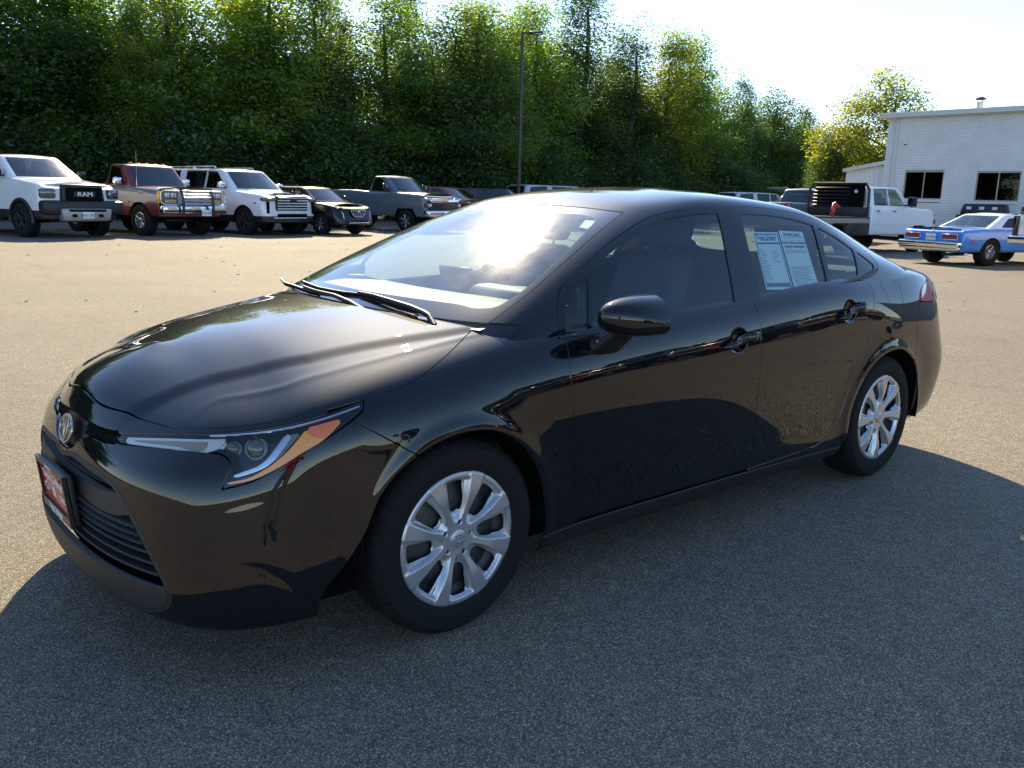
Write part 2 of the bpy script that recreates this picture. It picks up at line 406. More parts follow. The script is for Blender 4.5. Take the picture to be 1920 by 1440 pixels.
# fallen leaves and grit blown over the lot
_g=np.random.default_rng(9); _n=420; _x=_g.uniform(-8,34,_n); _y=_g.uniform(1.5,30,_n); _y=np.where(_x>4,_g.uniform(-6,30,_n),_y); _V=[];_F=[]
for i in range(_n):
    a=_g.uniform(0,6.28); l=_g.uniform(.02,.06); c,s_=math.cos(a)*l,math.sin(a)*l; k=len(_V); z=.005
    _V+=[(_x[i]-c,_y[i]-s_,z),(_x[i]+s_*.4,_y[i]-c*.4,z+.010),(_x[i]+c,_y[i]+s_,z+.004),(_x[i]-s_*.4,_y[i]+c*.4,z+.012)]; _F.append((k,k+1,k+2,k+3))
_o=mk('fallen_leaves',_V,_F,P('dry_leaf',(.10,.065,.03),.9),smooth=False); tag(_o,'scattered dry leaves lying on the asphalt lot','leaves',kind='stuff')
def tab(rows): return np.array(rows,float)
# lower body net: columns from nose centre round the side to the tail centre; y is half width
zf=[.150,.165,.21,.28,.36,.45,.53,.60,.675,.725,.775,.815,.84,.855]
BODY=[]
BODY.append(list(zip([-.82,-.888,-.906,-.915,-.914,-.911,-.905,-.895,-.878,-.857,-.812,-.73,-.66,-.60],[0]*14,zf)))
BODY.append(list(zip([-.80,-.863,-.888,-.900,-.900,-.896,-.886,-.864,-.820,-.784,-.73,-.65,-.59,-.54],[.30,.32,.33,.33,.33,.33,.33,.33,.33,.33,.31,.23,.12,0],[.150,.166,.21,.28,.36,.45,.53,.60,.657,.702,.748,.805,.836,.862])))
BODY.append([(-.72,.52,.15),(-.797,.586,.165),(-.815,.602,.213),(-.820,.608,.28),(-.818,.608,.36),(-.812,.606,.45),(-.803,.602,.53),(-.782,.600,.60),(-.738,.597,.652),(-.702,.588,.696),(-.65,.555,.742),(-.57,.42,.797),(-.52,.22,.85),(-.47,0,.878)])
BODY.append([(-.58,.68,.15),(-.656,.761,.169),(-.673,.777,.218),(-.677,.781,.29),(-.672,.779,.37),(-.664,.773,.45),(-.653,.766,.53),(-.634,.758,.60),(-.60,.748,.66),(-.57,.722,.708),(-.53,.665,.758),(-.46,.49,.820),(-.41,.25,.875),(-.36,0,.90)])
BODY.append([(-.42,.77,.185),(-.42,.850,.198),(-.42,.867,.222),(-.42,.870,.29),(-.42,.868,.37),(-.42,.864,.45),(-.42,.858,.54),(-.42,.852,.62),(-.42,.842,.69),(-.42,.81,.75),(-.42,.735,.80),(-.34,.52,.857),(-.29,.26,.902),(-.24,0,.917)])
BODY.append([(-.1,.76,.15),(-.1,.83,.175),(-.1,.852,.225),(-.1,.862,.29),(-.1,.866,.38),(-.1,.872,.48),(-.1,.880,.58),(-.1,.881,.67),(-.1,.870,.75),(-.1,.832,.82),(-.1,.74,.868),(-.05,.52,.909),(-.02,.26,.942),(0,0,.950)])
def side(x,belt,dy=0,top=None,rk=0):
    t=top or belt
    return [(x,.76+dy,.15+rk),(x,.83+dy,.175+rk),(x,.858+dy,.215+rk),(x,.870+dy,.265+rk),(x,.8672+dy,.36),(x,.8728+dy,.50),(x,.884+dy,.63),(x,.889+dy,.74),(x,.874+dy,t-.078),(x,.832+dy,t),(x,.745+dy,t+.05),(x,.52+dy,t+.065),(x,.26,t+.07),(x,0,t+.07)]
r=side(.25,.87); r[6]=(.25,.882,.60); r[7]=(.25,.885,.70); r[10]=(.25,.745,.925); r[11]=(.25,.52,.95); r[12]=(.25,.26,.96); r[13]=(.25,0,.965)
BODY.append(r)
BODY.append(side(.65,.918)); BODY.append(side(1.1,.940,.002)); BODY.append(side(1.6,.965,.002)); BODY.append(side(2.1,1.0,.001))
r=side(2.45,1.01,0,.995); r[6]=(2.45,.882,.64);r[7]=(2.45,.886,.77); r[9]=(2.45,.828,1.0); BODY.append(r)
BODY.append([(2.75,.74,.17),(2.75,.81,.195),(2.75,.84,.24),(2.75,.856,.30),(2.75,.862,.39),(2.75,.872,.51),(2.75,.883,.64),(2.75,.884,.77),(2.75,.862,.895),(2.75,.815,.985),(2.75,.74,1.04),(2.75,.5,1.07),(2.75,.25,1.08),(2.75,0,1.085)])
BODY.append([(3.1,.72,.19),(3.1,.785,.21),(3.1,.82,.25),(3.1,.842,.31),(3.1,.852,.40),(3.1,.862,.51),(3.1,.868,.63),(3.1,.862,.77),(3.1,.836,.89),(3.1,.785,.985),(3.1,.715,1.04),(3.1,.5,1.065),(3.1,.25,1.08),(3.1,0,1.085)])
BODY.append([(3.36,.70,.20),(3.37,.755,.215),(3.38,.79,.25),(3.38,.812,.31),(3.38,.826,.40),(3.38,.836,.50),(3.38,.836,.60),(3.38,.818,.72),(3.38,.790,.84),(3.38,.745,.945),(3.37,.69,1.012),(3.32,.5,1.05),(3.28,.25,1.068),(3.25,0,1.075)])
BODY.append([(3.46,.62,.21),(3.505,.66,.23),(3.54,.70,.265),(3.56,.725,.33),(3.575,.74,.41),(3.59,.745,.50),(3.59,.735,.58),(3.565,.71,.69),(3.56,.69,.82),(3.555,.66,.93),(3.53,.61,1.005),(3.47,.44,1.042),(3.44,.22,1.058),(3.41,0,1.064)])
BODY.append([(3.55,.42,.22),(3.60,.44,.24),(3.635,.45,.275),(3.65,.46,.34),(3.662,.46,.42),(3.672,.46,.51),(3.668,.46,.58),(3.635,.46,.69),(3.62,.46,.82),(3.61,.46,.94),(3.585,.44,1.022),(3.545,.34,1.045),(3.52,.18,1.055),(3.5,0,1.06)])
BODY.append([(3.57,0,.22),(3.62,0,.24),(3.655,0,.275),(3.67,0,.34),(3.68,0,.42),(3.69,0,.51),(3.685,0,.58),(3.65,0,.69),(3.635,0,.82),(3.625,0,.94),(3.60,0,1.025),(3.58,0,1.045),(3.57,0,1.053),(3.56,0,1.056)])
GH=[
[(.02,0,.90),(.10,0,.955),(.45,0,1.125),(.80,0,1.27),(1.04,0,1.348),(1.14,0,1.374),(1.25,0,1.396),(1.38,0,1.409)],
[(.06,.42,.90),(.14,.42,.952),(.48,.39,1.12),(.82,.35,1.262),(1.05,.32,1.34),(1.15,.28,1.368),(1.27,.15,1.396),(1.42,0,1.412)],
[(.16,.70,.90),(.235,.715,.951),(.54,.645,1.10),(.85,.565,1.235),(1.09,.505,1.325),(1.20,.43,1.364),(1.35,.22,1.404),(1.5,0,1.416)],
[(.27,.80,.88),(.36,.795,.935),(.63,.725,1.08),(.93,.645,1.215),(1.19,.575,1.320),(1.30,.48,1.374),(1.45,.24,1.41),(1.6,0,1.420)],
[(.55,.83,.88),(.6,.815,.94),(.85,.735,1.10),(1.10,.665,1.225),(1.32,.595,1.335),(1.42,.50,1.387),(1.53,.25,1.418),(1.65,0,1.424)],
[(1.1,.845,.88),(1.1,.825,.95),(1.22,.755,1.10),(1.36,.68,1.24),(1.48,.605,1.352),(1.55,.51,1.395),(1.63,.26,1.421),(1.7,0,1.427)],
[(1.6,.848,.88),(1.6,.828,.97),(1.63,.76,1.11),(1.66,.685,1.245),(1.70,.61,1.355),(1.74,.51,1.395),(1.77,.26,1.418),(1.8,0,1.425)],
[(2.1,.845,.9),(2.1,.82,1.0),(2.08,.76,1.12),(2.05,.69,1.235),(2.02,.61,1.34),(2.0,.51,1.38),(1.97,.26,1.41),(1.95,0,1.418)],
[(2.6,.83,.93),(2.57,.80,1.04),(2.47,.745,1.15),(2.37,.675,1.245),(2.27,.60,1.325),(2.2,.50,1.362),(2.14,.26,1.39),(2.08,0,1.398)],
[(3.0,.80,.96),(2.93,.755,1.045),(2.75,.70,1.13),(2.59,.64,1.222),(2.44,.58,1.296),(2.36,.48,1.335),(2.27,.25,1.365),(2.2,0,1.375)],
[(3.28,.70,.98),(3.17,.66,1.055),(2.97,.61,1.126),(2.78,.57,1.202),(2.6,.52,1.275),(2.48,.44,1.31),(2.38,.23,1.338),(2.3,0,1.35)],
[(3.38,.40,.98),(3.28,.38,1.065),(3.08,.36,1.14),(2.87,.34,1.22),(2.67,.31,1.285),(2.57,.27,1.31),(2.47,.15,1.33),(2.4,0,1.338)],
[(3.42,0,.98),(3.32,0,1.07),(3.12,0,1.145),(2.9,0,1.225),(2.7,0,1.29),(2.6,0,1.313),(2.53,0,1.324),(2.47,0,1.331)]]
MODES=('m','m','c','m')
def surf(rows,step,off=0):
    D=tab(rows); D[...,1]*=-1
    C=fit(D,MODES)
    us=samples(D,0,step); vs=samples(D,1,step)
    P=ev(C,us,vs,MODES)
    return P,us,vs,C
def flares(P,us):
    """raised wheel-arch lips and pressed lines of the body side, applied along y (side) as real relief"""
    P=P.copy(); x,z=P[...,0],P[...,2]
    side=sstep(-.60,-.40,x)*(1-sstep(3.15,3.4,x))
    for cx in (0,2.7):
        r=np.hypot(x-cx,(z-.31))
        b=np.exp(-((r-.365)/.030)**2)*.010*sstep(.22,.30,z)+np.where(r<.365,.010,0)*0
        b+=.006*(1-sstep(.38,.50,r))*sstep(.2,.3,z)
        P[...,1]-=side*b*(z<.92)
    return P
def chartA(us,C,vrail=6.):
    """running length round the car at mid height; equals x along the flank"""
    R=ev(C,us,np.array([vrail]),MODES)[:,0]; d=np.r_[0,np.cumsum(np.linalg.norm(np.diff(R,axis=0),axis=1))]
    A=R[:,0].copy()
    i0=np.searchsorted(us,4.); i1=np.searchsorted(us,13.)
    A[:i0]=A[i0]-(d[i0]-d[:i0]); A[i1:]=A[i1]+(d[i1:]-d[i1]); return A
# ======================= black sedan in the foreground =======================
CAR=empty('black_sedan'); tag(CAR,'glossy black four-door sedan in the foreground with silver wheel covers and red dealer plate','car')
A0=-1.5195
BP,BU,BV,BC=surf(BODY,.0105)
def relief(Pg,us,C):
    A=np.repeat(chartA(us,C)[:,None],Pg.shape[1],1); Pg=flares(Pg,us); N=normals(Pg)
    x,y,z=Pg[...,0],Pg[...,1],Pg[...,2]
    d=np.zeros(x.shape)
    # pocket in the bumper corner below the lamp
    pk=smooth_closed([(-.90,.500,1),(-.775,.534),(-.62,.572),(-.45,.60),(-.40,.52),(-.45,.36),(-.514,.262,1),(-.57,.325),(-.622,.358),(-.72,.374),(-.80,.388,1)],6)
    s=sdf(A,z,pk); d-=0*s
    d+=0*np.exp(-((s-.004)/.014)**2)*sstep(-.93,-.86,A)*(1-sstep(-.62,-.5,A))
    zl=np.interp(A,[-.90,-.775,-.67,-.57,-.45],[.500,.534,.562,.583,.60]); dl=zl-z; wA=sstep(-.90,-.80,A)*(1-sstep(-.56,-.46,A))*(x<0)
    d-=.0012*wA*sstep(-.004,.026,dl)*np.exp(-np.maximum(dl,0)/.11)
    z2=np.interp(A,[-.82,-.70,-.622,-.57,-.53,-.49],[.390,.372,.357,.325,.280,.215]); d-=.0025*np.exp(-((z-z2)/.018)**2)*sstep(-.83,-.78,A)*(1-sstep(-.53,-.48,A))*(x<0)
    # scoops behind the door handles
    for (ax,az) in ((1.385,.826),(2.262,.889)):
        r2=((A-ax)/.058)**2+((z-az)/.047)**2; d-=.026*np.clip(1-r2,0,1)**.8
    Pn=Pg+N*d[...,None]
    # hood: raised middle with folds either side
    yh=np.interp(Pn[...,0],[-.85,-.785,-.736,-.578,-.422,-.319,-.15,-.015,.205],[.27,.29,.313,.362,.441,.493,.532,.572,.645])
    top=sstep(8.6,9.6,np.repeat(BV[None],Pn.shape[0],0)[:,:Pn.shape[1]])*(Pn[...,0]<.6)
    Pn[...,2]+=top*.010*(1-sstep(-.01,.06,np.abs(Pn[...,1])-yh))
    y2=np.interp(Pn[...,0],[-.6,-.444,-.332,-.185,-.014,.2],[.50,.609,.636,.657,.679,.70])
    Pn[...,2]+=top*.0024*np.exp(-((np.abs(Pn[...,1])-y2)/.018)**2)*sstep(-.75,-.45,Pn[...,0])
    return Pn
S=Surf(relief(BP,BU,BC),BU,BV,chartA(BU,BC))
HOODP=smooth_closed([(-.838,.1,1),(-.838,0),(-.829,-.163),(-.789,-.301),(-.758,-.402),(-.725,-.501),(-.636,-.631),(-.554,-.701),(-.485,-.757),(-.39,-.792),(-.298,-.808),(-.2,-.817),(-.14,-.814),(-.025,-.783),(.111,-.715),(.2,-.66,1),(.17,-.5),(.09,-.28),(.06,0),(.06,.1,1)],5)
g_hood=np.where(S.v<8.2,1.,sdf(S.x,S.y,HOODP))
LAMPP=smooth_closed([(-1.179,.640,1),(-1.193,.664,1),(-1.02,.690),(-.812,.710),(-.671,.725),(-.528,.743),(-.397,.769),(-.299,.793,1),(-.309,.774),(-.361,.742),(-.432,.708),(-.514,.673),(-.604,.627),(-.658,.600),(-.742,.577,1),(-.739,.608),(-.743,.636),(-.753,.648),(-.78,.659),(-.839,.664),(-.977,.658)],5)
g_lamp=np.where((S.v<10.3)&(S.x<0),sdf(S.A,S.z,LAMPP),1.)
STRIPP=smooth_closed([(-1.8,.683,1),(-1.519,.683),(-1.426,.677),(-1.355,.671),(-1.286,.667),(-1.206,.672,1),(-1.182,.636,1),(-1.248,.630),(-1.34,.628),(-1.372,.618),(-1.425,.580),(-1.47,.566),(-1.52,.562),(-1.8,.562,1)],5)
g_strip=np.where((S.v<10)&(S.x<0),sdf(S.A,S.z,STRIPP),1.)
GRILLEP=smooth_closed([(-1.8,.553,1),(-1.52,.553),(-1.44,.567),(-1.41,.572),(-1.34,.568),(-1.169,.556),(-1.118,.545),(-1.072,.519),(-1.009,.468),(-.96,.412),(-.91,.345),(-.880,.296),(-.874,.252),(-.893,.224),(-.951,.198),(-1.065,.180),(-1.2,.174),(-1.5,.172),(-1.8,.172,1)],5)
g_grille=np.where((S.v<10)&(S.x<0),sdf(S.A,S.z,GRILLEP),1.)
ARCHF=smooth_closed([(-.50,.05,1),(-.487,.18),(-.476,.255),(-.402,.352),(-.352,.43),(-.300,.53),(-.235,.593),(-.17,.628),(-.083,.657),(.02,.668),(.10,.658),(.193,.612),(.275,.535),(.325,.45),(.350,.36),(.362,.25),(.37,.05,1)],6)
ARCHR=smooth_closed([(2.32,.05,1),(2.335,.25),(2.372,.382),(2.405,.487),(2.475,.587),(2.575,.644),(2.70,.668),(2.811,.661),(2.945,.615),(3.04,.545),(3.095,.45),(3.115,.33),(3.10,.2),(3.09,.05,1)],6)
g_arch=np.minimum(sdf(S.A,S.z,ARCHF),sdf(S.A,S.z,ARCHR))
DOORF=[(.468,1.2),(.466,.915),(.452,.85),(.444,.792),(.452,.713),(.473,.587),(.503,.42),(.512,.31),(.53,.262),(1.574,.256),(1.576,.296),(1.569,.41),(1.556,.54),(1.545,.672),(1.539,.78),(1.537,.903),(1.530,1.2)]
DOORR=[(1.530,1.2),(1.537,.903),(1.539,.78),(1.545,.672),(1.556,.54),(1.569,.41),(1.576,.296),(1.574,.256),(1.95,.262),(2.09,.268),(2.17,.285),(2.229,.315),(2.276,.378),(2.333,.515),(2.40,.63),(2.435,.72),(2.462,.83),(2.498,.915),(2.512,.965),(2.512,1.2)]
g_df=sdf(S.A,S.z,DOORF); g_dr=sdf(S.A,S.z,DOORR)
ROCK=[(.36,-.1),(.36,.236),(.50,.248),(.8,.250),(1.56,.243),(2.0,.232),(2.2,.224),(2.34,.222),(2.34,-.1)]
g_rock=sdf(S.A,S.z,ROCK)
BUMP=[(-1.9,-.1),(-1.9,1.3),(-.357,1.3),(-.357,.747),(-.29,.700),(-.210,.646),(-.177,.626),(-.1,.56),(-.1,-.1)]
g_bump=sdf(S.A,S.z,BUMP)
FEND=[(-.357,1.3),(-.357,.747),(-.29,.700),(-.210,.646),(-.177,.626),(-.1,.56),(-.1,-.1),(.36,-.1),(.36,.236),(.50,.248),(.53,.262),(.512,.31),(.503,.42),(.473,.587),(.452,.713),(.444,.792),(.452,.85),(.466,.915),(.468,1.3)]
g_fend=sdf(S.A,S.z,FEND)
RBUMP=[(3.051,.885),(2.985,.79),(3.005,.632),(3.0,.60),(3.0,-.1),(5,-.1),(5,.78),(3.95,.78),(3.80,.84),(3.6,.866),(3.225,.872)]
g_rb=sdf(S.A,S.z,RBUMP)
TAILP=smooth_closed([(3.056,.890,1),(3.10,.93),(3.16,.955),(3.3,.972),(3.5,.965),(3.75,.945),(3.95,.93,1),(3.95,.87,1),(3.6,.868),(3.225,.874,1)],5)
g_tail=sdf(S.A,S.z,TAILP)
g_trunk=np.maximum.reduce([np.abs(S.y)-.585-.06*(S.z<.99),.785-S.z,3.24-S.x-0*S.z])
FUELP=smooth_closed([(2.642,.985),(2.66,1.0),(2.74,1.005),(2.83,.998),(2.85,.985),(2.838,.94),(2.822,.88),(2.80,.862),(2.76,.857),(2.70,.860),(2.67,.875),(2.652,.93)],5)
g_fuel=np.where(S.v<10.5,sdf(S.A,S.z,FUELP),1.)
CABP=smooth_closed([(.065,.1,1),(.065,0),(.095,-.28),(.175,-.5),(.215,-.66),(.30,-.745),(.45,-.79),(.7,-.806),(1.6,-.808),(2.2,-.80),(2.6,-.775),(2.9,-.715),(3.12,-.63),(3.2,-.5),(3.26,-.2),(3.27,0),(3.27,.1,1)],5)
g_cab=np.where(S.v<9.1,1.,sdf(S.x,S.y,CABP))
mx=np.maximum.reduce; GAP=.0022
cut=mx([-g_arch,-g_cab+.0,.168-S.z+0*S.z])
panel('hood',S,mx([g_hood+GAP]),M_BLACK,CAR,'full',.014)
panel('front_bumper',S,mx([g_bump+GAP,-g_hood+GAP,-g_lamp+.002,-g_strip,-g_grille,cut]),M_BLACK,CAR,'full',.016)
panel('fender',S,mx([g_fend+GAP,-g_hood+GAP,-g_lamp+.002,cut,-g_rock+GAP]),M_BLACK,CAR,'both',.014,keep=.1)
panel('front_door',S,mx([g_df+GAP,cut]),M_BLACK,CAR,'both',.014)
panel('rear_door',S,mx([g_dr+GAP,cut]),M_BLACK,CAR,'both',.014)
panel('side_skirt',S,mx([g_rock+.002,cut]),M_TRIM,CAR,'both',.01,off=.004)
g_q=mx([1.55-S.A,-g_dr+GAP,-g_df+GAP,-g_rock+.002,-g_rb+GAP,-g_tail+.002,-g_fuel+GAP,-g_trunk+GAP,cut])
panel('quarter_panel',S,g_q,M_BLACK,CAR,'both',.012)
panel('fuel_door',S,g_fuel+GAP,M_BLACK,CAR,'near',.01)
panel('quarter_panel_cover',S,g_fuel+GAP,M_BLACK,CAR,'far',.0)
panel('rear_bumper',S,mx([g_rb+GAP,cut]),M_BLACK,CAR,'full',.012)
panel('trunk_lid',S,mx([g_trunk+GAP,-g_tail+.002,-g_rb+GAP]),M_BLACK,CAR,'full',.012)
for o in panel('tail_lamp',S,mx([g_tail+.002,3.0-S.A]),M_REDL,CAR,'both',.02,off=.006): pass
# dark inner shell so that seams read as gaps
panel('inner_shell',S,mx([-g_arch+.01,-g_cab-.02,-g_lamp-.015,-g_strip-.01,-g_grille-.01,.175-S.z]),M_DARK,CAR,'full',0,off=-.017)
# ---- matte insert, slats and splitter of the lower grille ----
rim=mx([g_grille+.001,-(g_grille+.016)])
panel('grille_surround',S,rim,M_MATTE,CAR,'full',.03,off=.001)
inner=g_grille+.014
SLOT=smooth_closed([(-1.8,.543,1),(-1.52,.543),(-1.396,.549),(-1.275,.541),(-1.14,.532),(-1.095,.516,1),(-1.192,.507),(-1.309,.508),(-1.52,.505),(-1.8,.505,1)],5)
LOWR=smooth_closed([(-1.8,.452,1),(-1.3,.452),(-1.203,.447),(-1.10,.452),(-1.03,.464),(-1.00,.44),(-.96,.385),(-.912,.31),(-.905,.296),(-.97,.286),(-1.053,.282),(-1.21,.279),(-1.4,.277),(-1.8,.276,1)],5)
g_slot=sdf(S.A,S.z,SLOT); g_low=sdf(S.A,S.z,LOWR)
panel('grille_panel',S,mx([inner,-g_slot,-g_low,.285-S.z]),M_MATTE,CAR,'full',.03,off=-.006)
panel('splitter',S,mx([inner,S.z-.283]),M_MATTE,CAR,'full',.02,off=.004)
panel('grille_backing',S,mx([g_grille-.01]),M_DARK,CAR,'full',0,off=-.055)
def ribbon(S,zf,a0,a1,thick,d0,d1,n=60):
    """a slat that follows the body surface at height zf(a) between running lengths a0..a1; d0..d1 depth range behind the surface"""
    aa=np.linspace(a0,a1,n); Ag=S.A[:,0]; rows=[]
    for a in aa:
        i=np.clip(np.searchsorted(Ag,a),1,len(Ag)-1); t=(a-Ag[i-1])/(Ag[i]-Ag[i-1])
        col=S.P[i-1]*(1-t)+S.P[i]*t; nor=S.N[i-1]*(1-t)+S.N[i]*t; j=int(np.argmin(np.abs(col[:60*0+len(col)//1,2]-zf(a))+ (np.arange(len(col))>len(col)*.75)*9))
        zt=zf(a); jj=np.clip(j,1,len(col)-2); lo,hi=(jj-1,jj) if col[jj,2]>zt else (jj,jj+1)
        f=(zt-col[lo,2])/(col[hi,2]-col[lo,2]+1e-9); p=col[lo]*(1-f)+col[hi]*f; nn=nor[jj]/np.linalg.norm(nor[jj])
        nn=np.array([nn[0],nn[1],0]); nn/=np.linalg.norm(nn); u=np.array([0,0,1.])
        rows.append([p-nn*d0-u*thick*.5,p-nn*(d0-.003),p-nn*d0+u*thick*.5,p-nn*d1+u*(thick*.5+.008),p-nn*d1+u*(thick*.3)])
    return np.array(rows)
def gridobj(name,G,mat,parent,closed=False,smooth=True,mirror=None,angle=40):
    n,m=G.shape[:2]; V=G.reshape(-1,3); F=[]
    for i in range(n-1):
        for j in range(m if closed else m-1):
            F.append((i*m+j,(i+1)*m+j,(i+1)*m+(j+1)%m,i*m+(j+1)%m))
    if closed: F.append(tuple(range(m))[::-1]); F.append(tuple((n-1)*m+k for k in range(m)))
    if mirror=='full':
        W=V*np.array([1,-1,1]); V,F=join([(V,F),(W,[f[::-1] for f in F])])
    return mk(name,V,F,mat,parent,angle=angle)
for k,zz in enumerate((.437,.417,.397,.373,.345,.316)):
    end=np.interp(zz,[.29,.32,.36,.40,.44,.46],[-.915,-.93,-.955,-.985,-1.015,-1.03])
    G=ribbon(S,lambda a,zz=zz:zz,A0,end,.007 if k<3 else .008,.004 if k<3 else .010,.05)
    gridobj('slat',G,M_MATTE,CAR,True,mirror='full')
gridobj('slat',ribbon(S,lambda a:.527,A0,-1.10,.005,.012,.05),M_MATTE,CAR,True,mirror='full')
# ---- upper grille strip with honeycomb ----
panel('grille_strip',S,mx([g_strip-.004]),M_TRIM,CAR,'full',0,off=-.022)
parts=[]
Ag=S.A[:,0]
def onsurf(a,z,off=0.):
    i=int(np.clip(np.searchsorted(Ag,a),1,len(Ag)-1)); t=(a-Ag[i-1])/(Ag[i]-Ag[i-1]); col=S.P[i-1]*(1-t)+S.P[i]*t; nor=S.N[i-1]*(1-t)+S.N[i]*t
    m=len(col)*3//4; j=int(np.clip(np.searchsorted(col[:m,2],z),1,m-1)); f=(z-col[j-1,2])/(col[j,2]-col[j-1,2]+1e-9)
    n=nor[j-1]*(1-f)+nor[j]*f; n/=np.linalg.norm(n); return col[j-1]*(1-f)+col[j]*f+n*off,n
for r in range(5):
    for c in range(16):
        a=-1.395+c*.0135+(r%2)*.0067; z=.636+r*.0085
        if sdf(np.array([a]),np.array([z]),STRIPP)[0]>-.004: continue
        p,n=onsurf(a,z,-.019); x=np.cross([0,0,1],n); x/=np.linalg.norm(x); yv=np.cross(n,x)
        V=[];F=[]
        for k in range(6):
            an=k*math.pi/3; d=math.cos(an)*x+math.sin(an)*yv; V+= [p+d*.0066,p+d*.0048+n*.004]
        for k in range(6): F.append((2*k,2*((k+1)%6),2*((k+1)%6)+1,2*k+1))
        parts.append((np.array(V),F)); parts.append((np.array(V)*np.array([1,-1,1]),[f[::-1] for f in F]))
hv,hf=join(parts); ho=mk('honeycomb',hv,hf,M_TRIM,CAR,smooth=False); ho['kind']='stuff'
# ---- emblem: three ellipses on the nose ----
def ring(cx,cy,a,b,r,M,n=36,rn=6):
    t=np.linspace(0,2*np.pi,n,endpoint=False); pts=np.stack([cx+a*np.cos(t),cy+b*np.sin(t),0*t],-1)
    V,F=tube(pts,r,rn,True); V=np.c_[V,np.ones(len(V))]@np.array(M).T; return V[:,:3],F
def emblem(name,M,a,mat,parent,back=None):
    e=mk(name,*join([ring(0,0,a,a*.69,a*.075,M),ring(0,a*.33,a*.60,a*.30,a*.065,M),ring(0,a*.0,a*.22,a*.62,a*.065,M)]),mat,parent,angle=60)
    if back:
        t=np.linspace(0,2*np.pi,36,endpoint=False); V=np.stack([a*np.cos(t),a*.69*np.sin(t),0*t-a*.02],-1); V=np.c_[V,np.ones(36)]@np.array(M).T
        mk('emblem_backing',V[:,:3],[tuple(range(36))],back,e,smooth=False)
    return e
emblem('emblem',frame((-.888,0,.622),(0,-1,0),(.28,0,1)),.062,M_BADGE,CAR,P('emblem_bronze',(.20,.16,.11),.3,.7,.6))
# ---- head lamps ----
def lampset(sides):
    for o in panel('headlamp',S,mx([g_lamp+.0025]),M_LENS,CAR,sides,.0,off=.001): yield o
lamps=list(lampset('both'))
def sub(name,g,mat,off,lipd=0):
    for o,s in zip(lamps,('near','far')):
        panel(name,S,g,mat,o,s,lipd,off=off)
sub('lamp_housing',mx([g_lamp-.004]),M_LAMPDK,-.040)
DRL=smooth_closed([(-1.168,.648,1),(-1.176,.662,1),(-1.012,.684),(-.806,.703,1),(-.812,.684),(-.836,.671),(-.982,.662)],5)
sub('running_light',np.where(S.x<0,sdf(S.A,S.z,DRL),1),M_LAMPGR,-.014,.02)
DRL2=sdf(S.A,S.z,DRL)
sub('running_light_element',mx([DRL2+.007,-1.14-S.A,S.A+.86]),P('lamp_brushed',(.30,.24,.16),.3,.4),-.0125)
BOOM=smooth_closed([(-.576,.721,1),(-.567,.712,1),(-.601,.676),(-.623,.648),(-.652,.631),(-.684,.620),(-.72,.610,1),(-.725,.615,1),(-.691,.628),(-.662,.639),(-.642,.656),(-.62,.684),(-.597,.708)],5)
sub('light_guide',np.where(S.x<0,sdf(S.A,S.z,BOOM),1),M_REFL,-.012,.02)
AMB=smooth_closed([(-.516,.725,1),(-.444,.735),(-.381,.749,1),(-.46,.697),(-.528,.668),(-.603,.629),(-.66,.605),(-.734,.590,1),(-.731,.597,1),(-.674,.609),(-.628,.635),(-.591,.663),(-.558,.691)],5)
sub('turn_signal',np.where(S.x<0,sdf(S.A,S.z,AMB),1),M_AMBER,-.010,.01)
AMR=smooth_closed([(-.494,.734,1),(-.426,.745),(-.383,.752,1),(-.45,.706,1),(-.473,.707),(-.504,.723)],5)
sub('side_marker',np.where(S.x<0,sdf(S.A,S.z,AMR),1),P('orange_marker',(.85,.16,.015),.2,coat=.7),-.006,.006)
GREY=smooth_closed([(-.60,.715,1),(-.53,.724,1),(-.575,.69),(-.61,.655),(-.66,.627,1),(-.64,.665)],4)
sub('lamp_bezel',np.where(S.x<0,sdf(S.A,S.z,GREY),1),P('lamp_grey',(.16,.15,.145),.35,.2),-.016,.01)
for o,sg in zip(lamps,(1,-1)):
    for (aa,zz,rr) in ((-.70,.690,.027),(-.775,.687,.018)):
        p,n=onsurf(aa,zz,-.034); V,F=lathe([(rr*1.25,-.03),(rr*1.25,.004),(rr*1.08,.006),(rr,.004),(rr*.92,.010),(rr*.7,.016),(rr*.35,.020),(0.0001,.021)],24)
        n=n*np.array([1,1,.4]); n/=np.linalg.norm(n); x=np.cross(n,[0,0,1]); x/=np.linalg.norm(x); zv=np.cross(x,n)
        V=V[:,0:1]*x-V[:,1:2]*n+V[:,2:3]*zv+p
        if sg<0: V=V*np.array([1,-1,1]); F=[f[::-1] for f in F]
        mk('projector',V,F,P('projector_glass',(.07,.068,.05),.08,.2,1,.02),o)
# top chrome line of the lamp
TOPC=[(-.86,.7045),(-.70,.7185),(-.53,.740),(-.40,.7625),(-.32,.780)]
for o,sg in zip(lamps,(1,-1)):
    tp=smooth_closed([(a,z) for a,z in TOPC],8,False); pts=np.array([onsurf(a,z-.003,-.004)[0] for a,z in tp])*np.array([1,sg,1])
    tubeobj('lamp_trim',pts,.0035,M_REFL,o,6)
